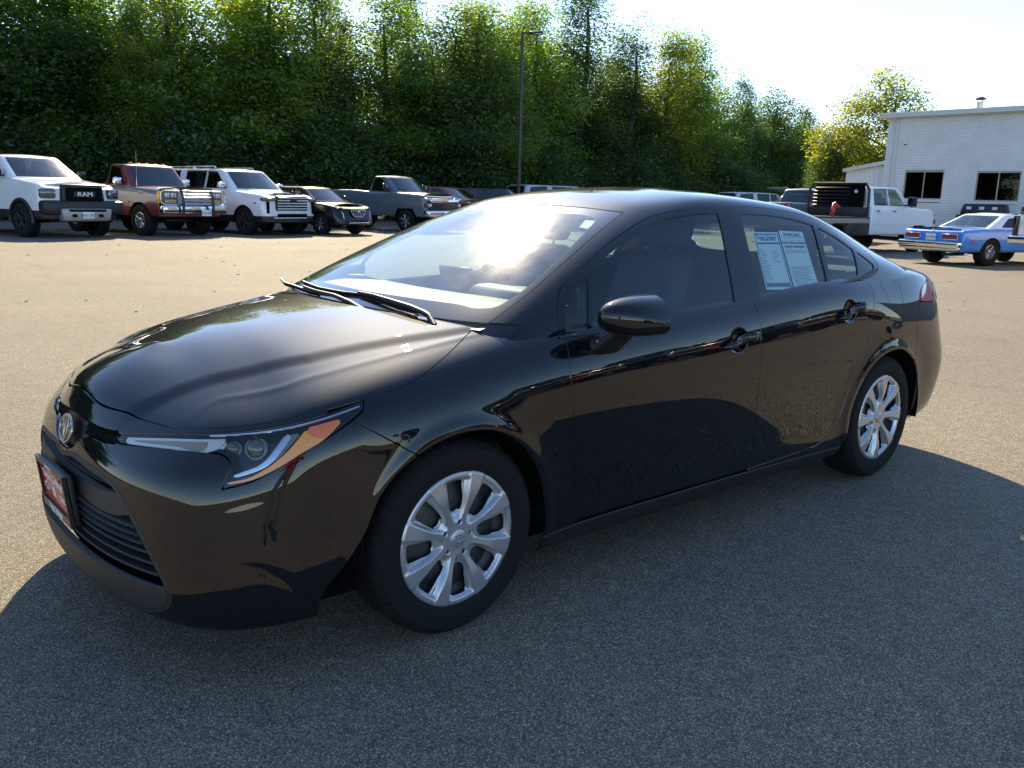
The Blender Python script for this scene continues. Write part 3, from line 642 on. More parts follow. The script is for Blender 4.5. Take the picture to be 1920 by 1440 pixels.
# ---- cabin surface ----
GP,GU,GV,GC=surf(GH,.0125)
G=Surf(GP,GU,GV)
WS=smooth_closed([(.1,.958,1),(0,.958),(-.2,.957),(-.528,.955),(-.695,.955,1),(-.685,1.022),(-.64,1.123),(-.578,1.225),(-.516,1.316,1),(-.405,1.326),(-.117,1.336),(0,1.338),(.1,1.338,1)],5)
WSC=smooth_closed([(.1,1.0,1),(0,1.0),(-.3,1.0),(-.512,.998),(-.615,.994),(-.650,1.003),(-.653,1.035),(-.608,1.135),(-.535,1.235),(-.478,1.288),(-.44,1.297),(-.273,1.306),(0,1.313),(.1,1.313,1)],5)
g_ws=np.where(G.u<3.2,sdf(G.y,G.z,WS),1); g_wsc=np.where(G.u<3.2,sdf(G.y,G.z,WSC),1)
g_wsb=np.where((G.u<3)&(G.v<3.2)&(G.z<.99),G.z-.957+0*G.y,1)
sidem=(G.u>2.55)&(G.u<10.1)
def sd(p): return np.where(sidem,sdf(G.x,G.z,p),1.)
OUT=smooth_closed([(.435,.900,1),(.495,1.022),(.702,1.137),(.931,1.232),(1.173,1.308),(1.36,1.335),(1.543,1.347),(1.75,1.350),(1.935,1.344),(2.12,1.328),(2.315,1.296),(2.48,1.243),(2.622,1.175),(2.700,1.105),(2.700,1.075),(2.655,1.052),(2.453,1.020),(2.158,.992),(1.592,.957),(1.03,.921),(.782,.904)],5)
GF1=smooth_closed([(.476,.923,1),(.512,.998),(.668,1.094,1),(.577,.921,1)],5)
GF2=smooth_closed([(.602,.921,1),(.708,1.117),(.82,1.168),(.931,1.211),(1.153,1.283),(1.35,1.315),(1.527,1.323,1),(1.476,1.162),(1.426,.972,1),(1.187,.954),(1.03,.942),(.782,.927)],5)
GR=smooth_closed([(1.676,1.322,1),(1.901,1.317),(2.086,1.301),(2.238,1.275,1),(2.18,1.149),(2.150,1.012,1),(1.846,.992),(1.606,.979,1),(1.626,1.112)],5)
GQ=smooth_closed([(2.272,1.265,1),(2.40,1.218),(2.503,1.162,1),(2.447,1.042,1),(2.30,1.025),(2.180,1.014,1),(2.215,1.14)],5)
GQ2=smooth_closed([(2.538,1.150,1),(2.60,1.118),(2.655,1.078),(2.628,1.062),(2.480,1.043,1)],5)
g_out=sd(OUT); panes=[sd(p) for p in (GF1,GF2,GR,GQ,GQ2)]
RW=smooth_closed([(.1,1.275,1),(0,1.275),(-.3,1.272),(-.475,1.255),(-.53,1.215),(-.575,1.145),(-.61,1.085),(-.56,1.072),(-.3,1.080),(0,1.084),(.1,1.084,1)],5)
g_rw=np.where(G.u>9.4,sdf(G.y,G.z,RW),1)
gseam=dline(G.x,G.z,[(1.530,.93),(1.565,1.12),(1.605,1.36)])
g_roofseam=np.where((G.u>2.15)&(G.u<9.9),np.abs(G.v-4.42)*.11-.0022,1.)
cowlcut=np.where((G.u<2.6)&(G.z<.957),-1.,1.)
panel('roof_and_pillars',G,mx([-g_ws+.0015,-g_out+GAP,-g_rw+.002,-cowlcut*.01,.80-G.z,-g_roofseam]),M_BLACK,CAR,'full',.012)
panel('cowl_panel',G,mx([-g_ws+.002,np.where(G.u<2.7,G.z-.957,1.)]),M_TRIM,CAR,'full',0,off=-.004)
ws=panel('windshield',G,g_wsc+.0,M_WSG,CAR,'full',0)[0]
panel('black_border',G,mx([g_ws+.001,-g_wsc]),P('ceramic_black',(.01,.01,.011),.2,0,1,.03),ws,'full',.006)
trimg=mx([g_out+.001]+[-p for p in panes]+[-np.where(sidem,gseam,1)+.002])
panel('window_frame',G,trimg,M_GLOSSB,CAR,'both',.008,off=-.001)
for nm,g in zip(('quarter_light','front_window','rear_window','rear_quarter_light','rear_quarter_cap'),panes):
    panel(nm,G,g-.002,M_SIDEG if 'cap' not in nm else M_GLOSSB,CAR,'both',0,off=-.006)
panel('rear_windshield',G,g_rw+.0,M_SIDEG,CAR,'full',0,off=-.001)
panel('headliner',G,mx([-g_ws,-g_rw,-g_out+.03,1.02-G.z]),P('headliner_cloth',(.22,.22,.215),.9),CAR,'full',0,off=-.03,flip=True)
# belt moulding
for sg in (1,-1):
    bp_=smooth_closed([(.44,.906),(.782,.912),(1.03,.929),(1.592,.965),(2.158,1.0),(2.453,1.028),(2.66,1.060)],10,False); pts=[]
    for x,z in bp_:
        m=sidem&(np.abs(G.x-x)<.05)&(np.abs(G.z-z)<.05); i=np.argmin(np.where(m,(G.x-x)**2+(G.z-z)**2,9)); pts.append((x,sg*(G.y.ravel()[i]-.002),z))
    tubeobj('belt_moulding',pts,.0075,M_TRIM,CAR,8)
# added light-blocking boxes, then arch liners
box('bay_light_blocker',(.62,1.0,.36),(-.34,0,.42),M_DARK,CAR,bev=.05)  # unseen dark box added to stop light leaking through grille and arches
box('underbody',(3.75,1.46,.10),(1.40,0,.215),M_DARK,CAR,bev=.03)  # plain dark box added to block light from below
for cx,poly in ((0,ARCHF),(2.7,ARCHR)):
    for sg in (-1,1):
        V=[];F=[];ths=np.linspace(-.15,math.pi+.15,26)
        for t in ths:
            for yy in (.864,.60,.55): r=.372 if yy>.56 else .1; V.append((cx+r*1.06*math.cos(t)+(.03 if cx>1 else -.02),sg*yy,.31+r*.985*math.sin(t)))
        for i in range(25):
            for j in range(2): F.append((i*3+j,i*3+j+1,i*3+j+4,i*3+j+3))
        mk('wheel_arch_liner',V,F,M_DARK,CAR)
# ---------------- wheels of the sedan ----------------
def tyre_mesh(R0,rim,w,nth=240,notch=64,side=.62):
    """tyre of outer radius R0 on rim radius, width w; axis along y, outward = -y"""
    h=w/2
    prof=[(rim-.004,-h*.80),(rim+.010,-h*.90),(rim+.03,-h*.985),(rim+(R0-rim)*.45,-h*1.0),(rim+(R0-rim)*.75,-h*.965),(R0-.018,-h*.89),(R0-.007,-h*.80),(R0-.002,-h*.70),(R0,-h*.55),(R0,-h*.42),(R0-.007,-h*.40),(R0-.007,-h*.36),(R0,-h*.34),(R0+.001,-h*.06),(R0-.007,-h*.04),(R0-.007,h*.04)]
    full=prof+[(r,-y) for r,y in prof[:-1][::-1]]
    m=len(full); V=np.zeros((nth,m,3)); th=np.arange(nth)*2*np.pi/nth
    for j,(r,y) in enumerate(full):
        rr=np.full(nth,r)
        if r>R0-.019 and abs(y)>h*.36:
            ph=(th*notch/(2*np.pi)+ (0 if y<0 else .5)+abs(y)/h*.6)%1; rr=rr-np.where(ph<.26,.0055,0)
        V[:,j,0]=rr*np.cos(th); V[:,j,1]=y; V[:,j,2]=rr*np.sin(th)
    F=[]
    for i in range(nth):
        for j in range(m-1):
            a=i*m+j; b=((i+1)%nth)*m+j; F.append((a,b,b+1,a+1))
    return V.reshape(-1,3),F
def cover_surface(nsp=8,Rr=.2165,nr=72,nt=480,sw=.10):
    r=np.linspace(.024,Rr,nr); th=np.arange(nt+1)*2*np.pi/nt
    TH,RR=np.meshgrid(th,r,indexing='ij')
    sp=2*np.pi/nsp; ph=((TH+sw*(RR/.2)**1.5*0+.20+sp/2)%sp)-sp/2
    t=ph*RR; wv=.0125+.0225*sstep(.09,.205,RR)
    # spoke crown: flat face leaning to one side, chamfer on the other
    k=np.clip((np.abs(t-.002)-wv*.66)/(.011),0,1)
    h=-.017*k**1.15
    h=h*sstep(.050,.085,RR)+0
    dish=-.010*(1-sstep(.03,.15,RR))+.004*np.exp(-((RR-.15)/.05)**2)
    ringm=sstep(.184,.199,RR); h=h*(1-.80*ringm)
    h=h+dish-.006*sstep(.209,.2165,RR)-.010*np.clip((.034-RR)/.01,0,1)*0
    hole=0*RR
    # round the corners of the openings
    a=(wv+.0055)-np.abs(t-.001); b1=.083-RR; b2=RR-.187; rr=.013
    q=np.sqrt(np.maximum(a+rr,0)**2+np.maximum(np.maximum(b1,b2)+rr,0)**2)+np.minimum(np.maximum(a,np.maximum(b1,b2))+rr,0)-rr
    lug=np.full(TH.shape,1.)
    for i in range(5):
        c=2*np.pi*i/5+.3; lug=np.minimum(lug,np.hypot(RR*np.cos(TH)-.052*np.cos(c),RR*np.sin(TH)-.052*np.sin(c))-.0095)
    Pm=np.stack([RR*np.cos(TH),-h,RR*np.sin(TH)],-1)
    g=np.maximum(-q,-lug)      # keep where outside openings
    N=normals(Pm); 
    if N[0,5,1]>0: N=-N
    V,NN,F=trim(Pm,N,g); V,NN,F=lip(V,NN,[list(f)[::-1] for f in F],.010)
    return V,NN,F
def make_wheel(root,name,R0=.3165,w=.210):
    W=D.objects.new(name,None); link(W,root)
    V,F=tyre_mesh(R0,.2095,w); mk('tyre',V,F,M_RUBBER,W,angle=35)
    V,N,F=cover_surface(); V=V+np.array([0,-.0985,0]); c=mk('wheel_cover',V,F,M_SILVER,W,N=N); c.scale=(1.022,1,1.022)
    V,F=lathe([(.0001,-.004),(.020,-.004),(.024,-.006),(.0275,-.012)],28); V[:,1]=-V[:,1]; 
    V,F=lathe([(.0295,-.016),(.0285,-.0065),(.025,-.0045),(.0001,-.0045)],28); V[:,1]-=.0985
    cap=mk('centre_cap',V,F,M_SILVER,W,angle=50)
    emblem('cap_emblem',frame((0,-.0955,0),(1,0,0),(0,0,1)),.019,M_CHROME,cap)
    V,F=lathe([(.204,.085),(.200,.055),(.175,.045),(.16,.050),(.12,.062),(.09,.060),(.07,.045),(.0001,.045)],48); mk('steel_rim',V,F,M_STEEL,W,angle=40)
    for i in range(5):
        a=2*math.pi*i/5+.3; V,F=lathe([(.008,.05),(.008,.080),(.006,.083),(.0001,.083)],6); V=V+np.array([.052*math.cos(a),0,.052*math.sin(a)]); mk('lug_nut',V,F,M_STEEL,W,smooth=False)
    return W
def copytree(o,parent=None):
    c=o.copy(); COL.objects.link(c); c.parent=parent
    for ch in list(o.children): copytree(ch,c)
    return c
wh=make_wheel(CAR,'wheel'); wh.location=(0,-.767,.3135); wh.rotation_euler=(0,R(8),0)
for (x,y,rz,ry) in ((2.7,-.772,0,-9),(0,.767,math.pi,20),(2.7,.772,math.pi,50)):
    c=copytree(wh,CAR); c.location=(x,y,.3135); c.rotation_euler=(0,R(ry),rz)
# ---------------- cabin ----------------
box('floor',(2.6,1.40,.05),(1.55,0,.30),M_CABIN,CAR)
# dashboard as a swept profile
def sweep_y(name,prof,ys,mat,parent,shift=None,angle=35):
    Gd=np.array([[(x+(shift(y) if shift else 0),y,z) for x,z in prof] for y in ys]); return gridobj(name,Gd,mat,parent,angle=angle)
ysd=np.linspace(-.70,.70,29)
dash=sweep_y('dashboard',[(.20,.935),(.32,.970),(.46,.992),(.60,.994),(.68,.975),(.70,.94),(.66,.88),(.66,.78),(.72,.70),(.70,.55)],ysd,M_DASH,CAR,shift=lambda y:-.10+.10*(abs(y)/.7)**2+.05*0)
box('instrument_hood',(.20,.36,.05),(.62,-.37,1.005),M_CABINP,CAR,bev=.02,taper=(.7,.9))
box('touch_screen',(.014,.22,.12),(.64,0,1.02),M_GLOSSB,CAR,rot=(0,R(-12),0),bev=.006)
for yy in (-.55,.55): box('air_vent',(.03,.11,.04),(.60,yy,.925),M_TRIM,CAR,bev=.008)
t=np.linspace(0,2*np.pi,40,endpoint=False)
sw=np.stack([.80+.185*np.sin(t)*math.sin(R(24)),-.37+.185*np.cos(t),.90+.185*np.sin(t)*math.cos(R(24))],-1)
tubeobj('steering_wheel',sw,.015,M_TRIM,CAR,10,True)
box('steering_hub',(.06,.13,.13),(.78,-.37,.89),M_TRIM,CAR,rot=(0,R(24),0),bev=.025)
for dx,dy,dz in ((0,.11,0),(0,-.11,0),(.02,0,-.09)): box('steering_spoke',(.02,.11 if dy else .04,.035 if dy else .11),(.785+dx,-.37+dy,.89+dz),M_TRIM,CAR,rot=(0,R(24),0),bev=.008)
def seat(name,x,y,parent):
    s=D.objects.new(name,None); link(s,parent); s.location=(x,y,.45)
    box('cushion',(.50,.50,.16),(0,0,.06),M_CABIN,s,rot=(0,R(-8),0),bev=.05,seg=3)
    box('backrest',(.14,.48,.62),(.33,0,.40),M_CABIN,s,rot=(0,R(20),0),bev=.06,seg=3,taper=(.8,.82))
    for yy in (-.05,.05): tubeobj('headrest_post',[(.43,yy,.66),(.455,yy,.78)],.006,M_STEEL,s)
    box('headrest',(.10,.26,.18),(.465,0,.80),M_CABIN,s,rot=(0,R(14),0),bev=.045,seg=3)
    return s
seat('front_seat',1.05,-.37,CAR); seat('front_seat',1.05,.37,CAR)
rs=D.objects.new('rear_seat',None); link(rs,CAR); rs.location=(2.0,0,.47)
box('cushion',(.50,1.26,.16),(0,0,.06),M_CABIN,rs,bev=.05,seg=3); box('backrest',(.14,1.24,.60),(.36,0,.36),M_CABIN,rs,rot=(0,R(24),0),bev=.05,seg=3)
for yy in (-.40,.40): box('headrest',(.10,.28,.16),(.50,yy,.71),M_CABIN,rs,rot=(0,R(18),0),bev=.04,seg=3)
box('parcel_shelf',(.55,1.20,.03),(2.86,0,1.02),M_CABIN,CAR,bev=.008)
box('rear_bulkhead',(.04,1.3,.7),(2.58,0,.70),M_CABIN,CAR)
box('front_bulkhead',(.04,1.4,.7),(.30,0,.58),M_CABIN,CAR)
for sg in (-1,1):
    box('door_lining',(2.05,.05,.62),(1.45,sg*.775,.62),M_CABIN,CAR,bev=.015)
    box('armrest',(.55,.07,.06),(1.05,sg*.72,.74),M_CABINP,CAR,bev=.02)
box('interior_mirror',(.025,.24,.065),(.84,0,1.21),M_TRIM,CAR,rot=(0,R(10),0),bev=.012)
box('camera_housing',(.10,.14,.03),(.85,0,1.262),M_TRIM,CAR,rot=(0,R(-22),0),bev=.015)
# ---------------- door mirrors ----------------
def door_mirror(sg):
    m=D.objects.new('door_mirror',None); link(m,CAR)
    if sg>0: m.location=(.05,0,-.03)
    ys=[.888,.905,.935,.975,1.015,1.045,1.062,1.070]
    xf=[.575,.535,.500,.503,.530,.575,.630,.680]; zt=[1.005,1.030,1.052,1.056,1.046,1.022,.995,.972]; zb=[.945,.928,.916,.912,.917,.930,.945,.957]; xr=[.68,.705,.72,.725,.728,.728,.725,.715]
    def sec(i,part):
        y,x0,x1,z1,z0=ys[i],xf[i],xr[i],zt[i],zb[i]; zs=.950+(.006*(i-3)/4 if i>3 else 0)
        out=[]
        n=22
        for k in range(n+1):
            a=math.pi*k/n  # 0 top rear -> pi bottom rear along the front
            e=.78
            cx=x1-(x1-x0)*(abs(math.sin(a))**e); zz=(z1+z0)/2+(z1-z0)/2*math.copysign(abs(math.cos(a))**.72,math.cos(a))
            out.append((cx,sg*y,zz))
        return out
    Gm=np.array([sec(i,0) for i in range(len(ys))])
    # refine along y with a spline
    E=ghost(Gm,0,'c','c'); us=np.linspace(0,len(ys)-1,40); Gf=np.einsum('ui,ijk->ujk',bmat(len(ys),us),E)
    n,k=Gf.shape[:2]; split=13
    def half(name,j0,j1,mat,sc):
        Q=Gf[:,j0:j1+1]; c=Gf.mean((0,1)); Q=c+(Q-c)*sc; 
        o=gridobj(name,Q if sg>0 else Q[::-1],mat,m,angle=60); return o
    half('mirror_cap',0,split,M_BLACK,1.0); half('mirror_lower_shell',split,k-1,M_GLOSSB,.985)
    Vr=[]; 
    back=np.concatenate([Gf[:,0],Gf[::-1,-1]]); mk('mirror_glass',back,[tuple(range(len(back)))],M_CHROME,m,smooth=False)
    tp=Gf[-1]; mk('mirror_tip',tp,[tuple(range(len(tp)))],M_BLACK,m,smooth=False); tp=Gf[0]; mk('mirror_inner_side',tp,[tuple(range(len(tp)))],M_GLOSSB,m,smooth=False)
    # foot on the door skin
    rings=[]
    for (yy,x0,x1,z0,z1) in ((.84,.555,.70,.838,.895),(.872,.562,.695,.842,.893),(.90,.570,.690,.865,.925),(.935,.575,.690,.900,.945),(.955,.58,.69,.92,.955)):
        r=[]
        for k2 in range(20):
            a=2*math.pi*k2/20; ca,sa=math.cos(a),math.sin(a); r.append(((x0+x1)/2+(x1-x0)/2*math.copysign(abs(ca)**.55,ca),sg*yy,(z0+z1)/2+(z1-z0)/2*math.copysign(abs(sa)**.55,sa)))
        rings.append(r)
    gridobj('mirror_foot',np.array(rings)[::(1 if sg<0 else -1)],M_TRIM,m,closed=True,angle=50)
door_mirror(-1); door_mirror(1)
# ---------------- door handles ----------------
for (ax,az,sl) in ((1.385,.829,.02),(2.262,.892,.03)):
    for sg in (1,-1):
        h=D.objects.new('door_handle',None); link(h,CAR)
        rings=[]
        for s in np.linspace(-1,1,33):
            a=ax+.0+.112*s; z=az+sl*s; 
            p,n=onsurf(a,z,0.); w_=math.sqrt(max(0,1-abs(s)**3.2)); out=.004+.034*(1-abs(s)**4)**.5*(.9+.1*s)
            hh=.0185*w_*(1-.18*s*-1)+.0008; th=.010*w_+.0006
            ring_=[]
            for k2 in range(14):
                an=2*math.pi*k2/14; ring_.append(p*np.array([1,sg,1])+np.array([0,-sg*out,0])+np.array([0,-sg*th*math.cos(an),hh*math.sin(an)]))
            rings.append(ring_)
        gridobj('grip',np.array(rings)[::(1 if sg<0 else -1)],M_BLACK,h,closed=True,angle=60)
        for k,(da,rr) in enumerate(((-.085,.011),(.085,.012))):
            p,n=onsurf(ax+da,az+sl*da/.112,0); V,F=tube([p*np.array([1,sg,1])+np.array([0,sg*.004,0]),p*np.array([1,sg,1])+np.array([0,-sg*.024,0])],rr,10); mk('handle_mount',V,F,M_GLOSSB,h)
        # dark pocket behind the grip
        for dz,rx,rz in ((.018,.026,.024),(-.026,.022,.018)): 
            c,n=onsurf(ax,az+dz,-.0105); V=[c*np.array([1,sg,1])]; F=[]
            for k2 in range(20):
                a=2*math.pi*k2/20; q,n2=onsurf(ax+rx*math.cos(a),az+dz+rz*math.sin(a),.0012); V.append(q*np.array([1,sg,1]))
            F=[(0,1+k2,1+(k2+1)%20)[::sg] for k2 in range(20)]; mk('finger_pocket',V,F,M_DARK,h)
# ---------------- wipers, plate, stickers ----------------
def onG(y,z,off=.0,umax=3.0):
    m=(G.u<umax); i=np.argmin(np.where(m,(G.y-y)**2+(G.z-z)**2,9)); return G.P.reshape(-1,3)[i]*1.0+G.N.reshape(-1,3)[i]*off,G.N.reshape(-1,3)[i]
def wiper(name,blade,arm):
    o=D.objects.new(name,None); link(o,CAR)
    pb=[onG(y,z,.009)[0]*np.array([1,0,1])+np.array([0,y,0]) for y,z in blade]
    tubeobj('blade',smooth3(pb),.0052,M_TRIM,o,6); tubeobj('blade_rubber',np.array(smooth3(pb))-np.array([-.004,0,.009]),.004,M_DARK,o,5)
    pa=[onG(y,z,f)[0]*np.array([1,0,1])+np.array([0,y,0]) for y,z,f in arm]; rad=np.linspace(.0055,.0115,len(smooth3(pa)))
    tubeobj('arm',smooth3(pa),rad,M_TRIM,o,8); tubeobj('pivot_cap',[np.array(pa[-1])+np.array([0,0,-.03]),np.array(pa[-1])+np.array([0,0,.003])],.014,M_MATTE,o,12)
def smooth3(p,n=6):
    p=np.asarray(p,float); xy=smooth_closed([tuple(q[:2]) for q in p],n,False); t0=np.linspace(0,1,len(p)); t1=np.linspace(0,1,len(xy)); return np.c_[xy,np.interp(t1,t0,p[:,2])]
wiper('wiper',[(.44,.990),(.27,.978),(.07,.982),(-.056,.984),(-.173,.978),(-.303,.970),(-.40,.965)],[(-.02,.984,.014),(-.137,.980,.020),(-.271,.971,.023),(-.386,.962,.022),(-.487,.946,.018),(-.55,.930,.008)])
wiper('wiper',[(.62,.985),(.56,.976),(.45,.972),(.36,.968),(.22,.965)],[(.364,.970,.014),(.232,.965,.018),(.071,.960,.020),(-.071,.953,.018),(-.22,.936,.006)])
# front plate
pl=D.objects.new('licence_plate',None); link(pl,CAR); pl.location=(-.934,0,.428); pl.rotation_euler=(0,R(-6),0)
box('plate_bracket',(.018,.312,.16),(.014,0,0),M_MATTE,pl,bev=.006)
box('plate_sheet',(.004,.300,.150),(0,0,0),M_RED,pl,bev=.0015)
fv=[boxVF((.012,.31,.016),(-.003,0,.077)),boxVF((.012,.31,.030),(-.003,0,-.068)),boxVF((.0119,.012,.118),(-.003,-.149,.010)),boxVF((.0119,.012,.118),(-.003,.149,.010))]
for v,f in fv: mk('plate_frame',v,f,P('plate_frame_black',(.02,.018,.016),.35),pl,smooth=False)
FT=lambda y,z,x=-.0026: frame((x,y,z),(0,-1,0),(0,0,1))
text('plate_lettering','Tayor Gribage',.040,FT(0,.035),M_WTXT,pl); text('plate_lettering','CMC',.030,FT(-.085,-.012),M_WTXT,pl)
cr=[(-.03,.006),(-.011,.006),(-.009,.014),(.011,.014),(.010,.006),(.03,.006),(.026,-.006),(.008,-.006),(.006,-.014),(-.014,-.014),(-.012,-.006),(-.034,-.006)]
V,F=tube([(-.0030,.08-a*1.0,b-.004) for a,b in cr],.0014,5,True); mk('plate_cross_mark',V,F,M_WTXT,pl)
for k in range(3): mk('plate_bar_mark',*boxVF((.001,.006,.034),(-.0030,.016-.011*k,-.006)),M_WTXT,pl,smooth=False)
text('frame_lettering','Tayor Gribage',.026,FT(.005,-.064,-.0096),M_WTXT,pl); text('frame_lettering','WWW.T-GRIB.COM',.012,FT(.005,-.079,-.0096),M_WTXT,pl); text('frame_lettering','CHEVROLET',.013,FT(0,.077,-.0096),M_WTXT,pl)
for yy in (-.10,.10): V,F=lathe([(.007,0),(.006,.003),(.0001,.004)],12); V=np.c_[V[:,1],V[:,0],V[:,2]]; mk('plate_bolt',V+np.array([-.002,yy,.058]),F,M_DARK,pl)
# sale papers behind the rear window
def onGx(x,z,off):
    m=sidem; i=np.argmin(np.where(m,(G.x-x)**2+(G.z-z)**2,9)); n=G.N.reshape(-1,3)[i]; p=G.P.reshape(-1,3)[i]; return np.array([x,p[1],z])+n*off
def paper(name,c,label):
    """c: TL TR BR BL corners in side view; returns a mapping function"""
    o=D.objects.new(name,None); link(o); c=np.array(c,float)
    def pt(u,v,off=-.009):
        a=c[0]*(1-u)+c[1]*u; b=c[3]*(1-u)+c[2]*u; q=a*(1-v)+b*v; 
        cc=[onGx(*k,off) for k in c]; A_=cc[0]*(1-u)+cc[1]*u; B_=cc[3]*(1-u)+cc[2]*u; return A_*(1-v)+B_*v
    n=8; V=[pt(i/n,j/n) for i in range(n+1) for j in range(n+1)]; F=[(i*(n+1)+j,i*(n+1)+j+1,(i+1)*(n+1)+j+1,(i+1)*(n+1)+j) for i in range(n) for j in range(n)]
    mk('sheet',V,F,M_WHITE,o)
    def rect(nm,u0,u1,v0,v1,mat,off=-.0083):
        V=[pt(u0,v0,off),pt(u0,v1,off),pt(u1,v1,off),pt(u1,v0,off)]; return V
    return o,pt,rect
def print_on(o,rect,rects,mat,name):
    V=[];F=[]
    for r in rects: F.append(tuple(range(len(V),len(V)+4))); V+=rect('',*r,None)
    q=mk(name,V,F,mat,o,smooth=False); q['kind']='stuff'; return q
rng=random.Random(3)
s1,p1,r1=paper('sale_sticker',[(1.727,1.249),(1.922,1.247),(1.876,1.004),(1.676,1.012)],'x'); tag(s1,'blue bordered price sheet taped inside the rear door window','paper')
print_on(s1,r1,[(.035,.965,.03,.05),(.035,.06,.03,.97),(.94,.965,.03,.97),(.035,.965,.185,.215)],M_BLUEINK,'blue_border'); print_on(s1,r1,[(.05,.95,.885,.955)],P('grey_blue_print',(.10,.17,.22),.6),'footer_band')
lines=[(.10,.10+rng.uniform(.10,.30),.30+i*.028,.306+i*.028) for i in range(20)]+[(.55,.55+rng.uniform(.1,.3),.34+i*.03,.346+i*.03) for i in range(7)]
print_on(s1,r1,lines,M_INK,'print_lines'); 
Ms=frame(p1(.48,.095,-.0082),p1(1,.1)-p1(0,.1),p1(.5,0)-p1(.5,1)); text('sticker_heading','Toyor Grissue',.026,Ms,M_BLUEINK,s1); Ms=frame(p1(.5,.135,-.0082),p1(1,.1)-p1(0,.1),p1(.5,0)-p1(.5,1)); text('sticker_heading','Mountain Grove',.017,Ms,M_BLUEINK,s1)
s2,p2,r2_=paper('warranty_sheet',[(1.932,1.254),(2.128,1.248),(2.086,1.009),(1.888,1.008)],'x'); tag(s2,'white buyers guide sheet with printed lines beside the price sheet','paper')
lines=[(.08,.95,.11,.116),(.08,.95,.165,.169)]+[(.08,.9,.345+i*.022,.350+i*.022) for i in range(3)]+[(.08,.95,.64,.647)]+[(.08,.55+rng.uniform(0,.4),.66+i*.026,.666+i*.026) for i in range(12)]
print_on(s2,r2_,lines,M_INK,'print_lines')
for sT,v,sz in (('BUYERS GUIDE',.07,.020),('AS IS-NO DEALER WARRANTY',.215,.0150),('DEALER WARRANTY',.285,.018)):
    text('sheet_heading',sT,sz,frame(p2(.5,v,-.0082),p2(1,v)-p2(0,v),p2(.5,0)-p2(.5,1)),M_INK,s2)
# small sticker in the windshield corner
q=[onG(y,z,-.004)[0] for y,z in ((-.445,1.290),(-.487,1.287),(-.512,1.258),(-.470,1.262))]
st=mk('windshield_sticker',q,[(0,1,2,3)],P('pale_sticker',(.75,.72,.55),.6),smooth=False); tag(st,'small pale square sticker in the upper corner of the sedan windshield','sticker')
# ======================= parked vehicles =======================
def car_paint(n,c,metal=0.): return paint('paint_'+n,c,metal=metal,rough=.4,coatr=.02)
PW=car_paint('white',(.72,.73,.74)); PG=car_paint('slate_grey',(.105,.125,.15),.1); PB=P('paint_navy_black',(.006,.008,.013),.3,0,.55,.03,spec=.1); PR=car_paint('faded_red',(.125,.008,.012)); PGD=car_paint('dark_grey',(.012,.014,.018)); PSV=car_paint('silver',(.42,.44,.46),.4); PBL=car_paint('bright_blue',(.05,.22,.66)); PGR2=car_paint('primer_grey',(.13,.135,.15)); PTAN=P('faded_clearcoat',(.38,.22,.07),.55); PBK=car_paint('plain_black',(.012,.012,.013))
M_VG=glass('tinted_car_glass',(.16,.20,.21),fb=1.6); M_VGW=glass('car_windshield_glass',(.50,.60,.58),dust=.008,dustr=.25,fb=1.75)
M_HL=P('headlamp_clear',(.55,.56,.57),.1,.5,1,.02); M_HLD=P('headlamp_dark',(.06,.06,.065),.1,.2,1,.02)
M_PLT=P('plate_white',(.70,.70,.68),.5)
def vnet(s):
    W=s['W']; Lf,Lr=s['Lf'],s['Lr']; zb=s['zb']; fl=s.get('fl',.10); zt=lambda x:float(np.interp(x,s['topx'],s['topz'])); rc=s.get('rc',.16); tk=s.get('tk',.93); rk=s.get('rtilt',.05); ft=s.get('ftilt',.06)
    fr=(.89,.962,.986,1.,1.,.982,tk,.72,.36,0); ws0=s['ws0']
    def col(x,yw,dx,kind):
        T=zt(x); H=T-zb; cr=s.get('crown',.045) if x<ws0 else .016; zs=[zb,zb+.015,zb+.10*H+.03,zb+.38*H,zb+.62*H,zb+.84*H,T-.012,T+cr*.3,T+cr*.8,T+cr]
        out=[]
        for k,(f,z) in enumerate(zip(fr,zs)):
            xx=x
            if kind=='f':
                xx=x+ft*max(0,(z-zb)/H-.25)+( .06 if k==0 else 0)
                if k>=6: xx+=(.05,.16,.24,.30)[k-6]*(1 if k>6 else .4)
            if kind=='r':
                xx=x-rk*max(0,(z-zb)/H-.3)-(.05 if k==0 else 0)
                if k>=6: xx-=(.02,.14,.22,.28)[k-6]
            out.append((xx,f*yw,z))
        return out
    C=[col(Lf,0,0,'f'),col(Lf+.012,.45*W,0,'f'),col(Lf+.05,.78*W,0,'f'),col(Lf+rc*.62,.95*W,0,'f')]
    xs=[Lf+rc*1.5]+[x for x in np.linspace(Lf+rc*1.5,Lr-rc*1.3,s.get('ns',9))[1:-1]]+[Lr-rc*1.3]
    C+=[col(x,W,0,'s') for x in xs]
    C+=[col(Lr-rc*.5,.96*W,0,'r'),col(Lr-.03,.80*W,0,'r'),col(Lr-.008,.45*W,0,'r'),col(Lr,0,0,'r')]
    return C
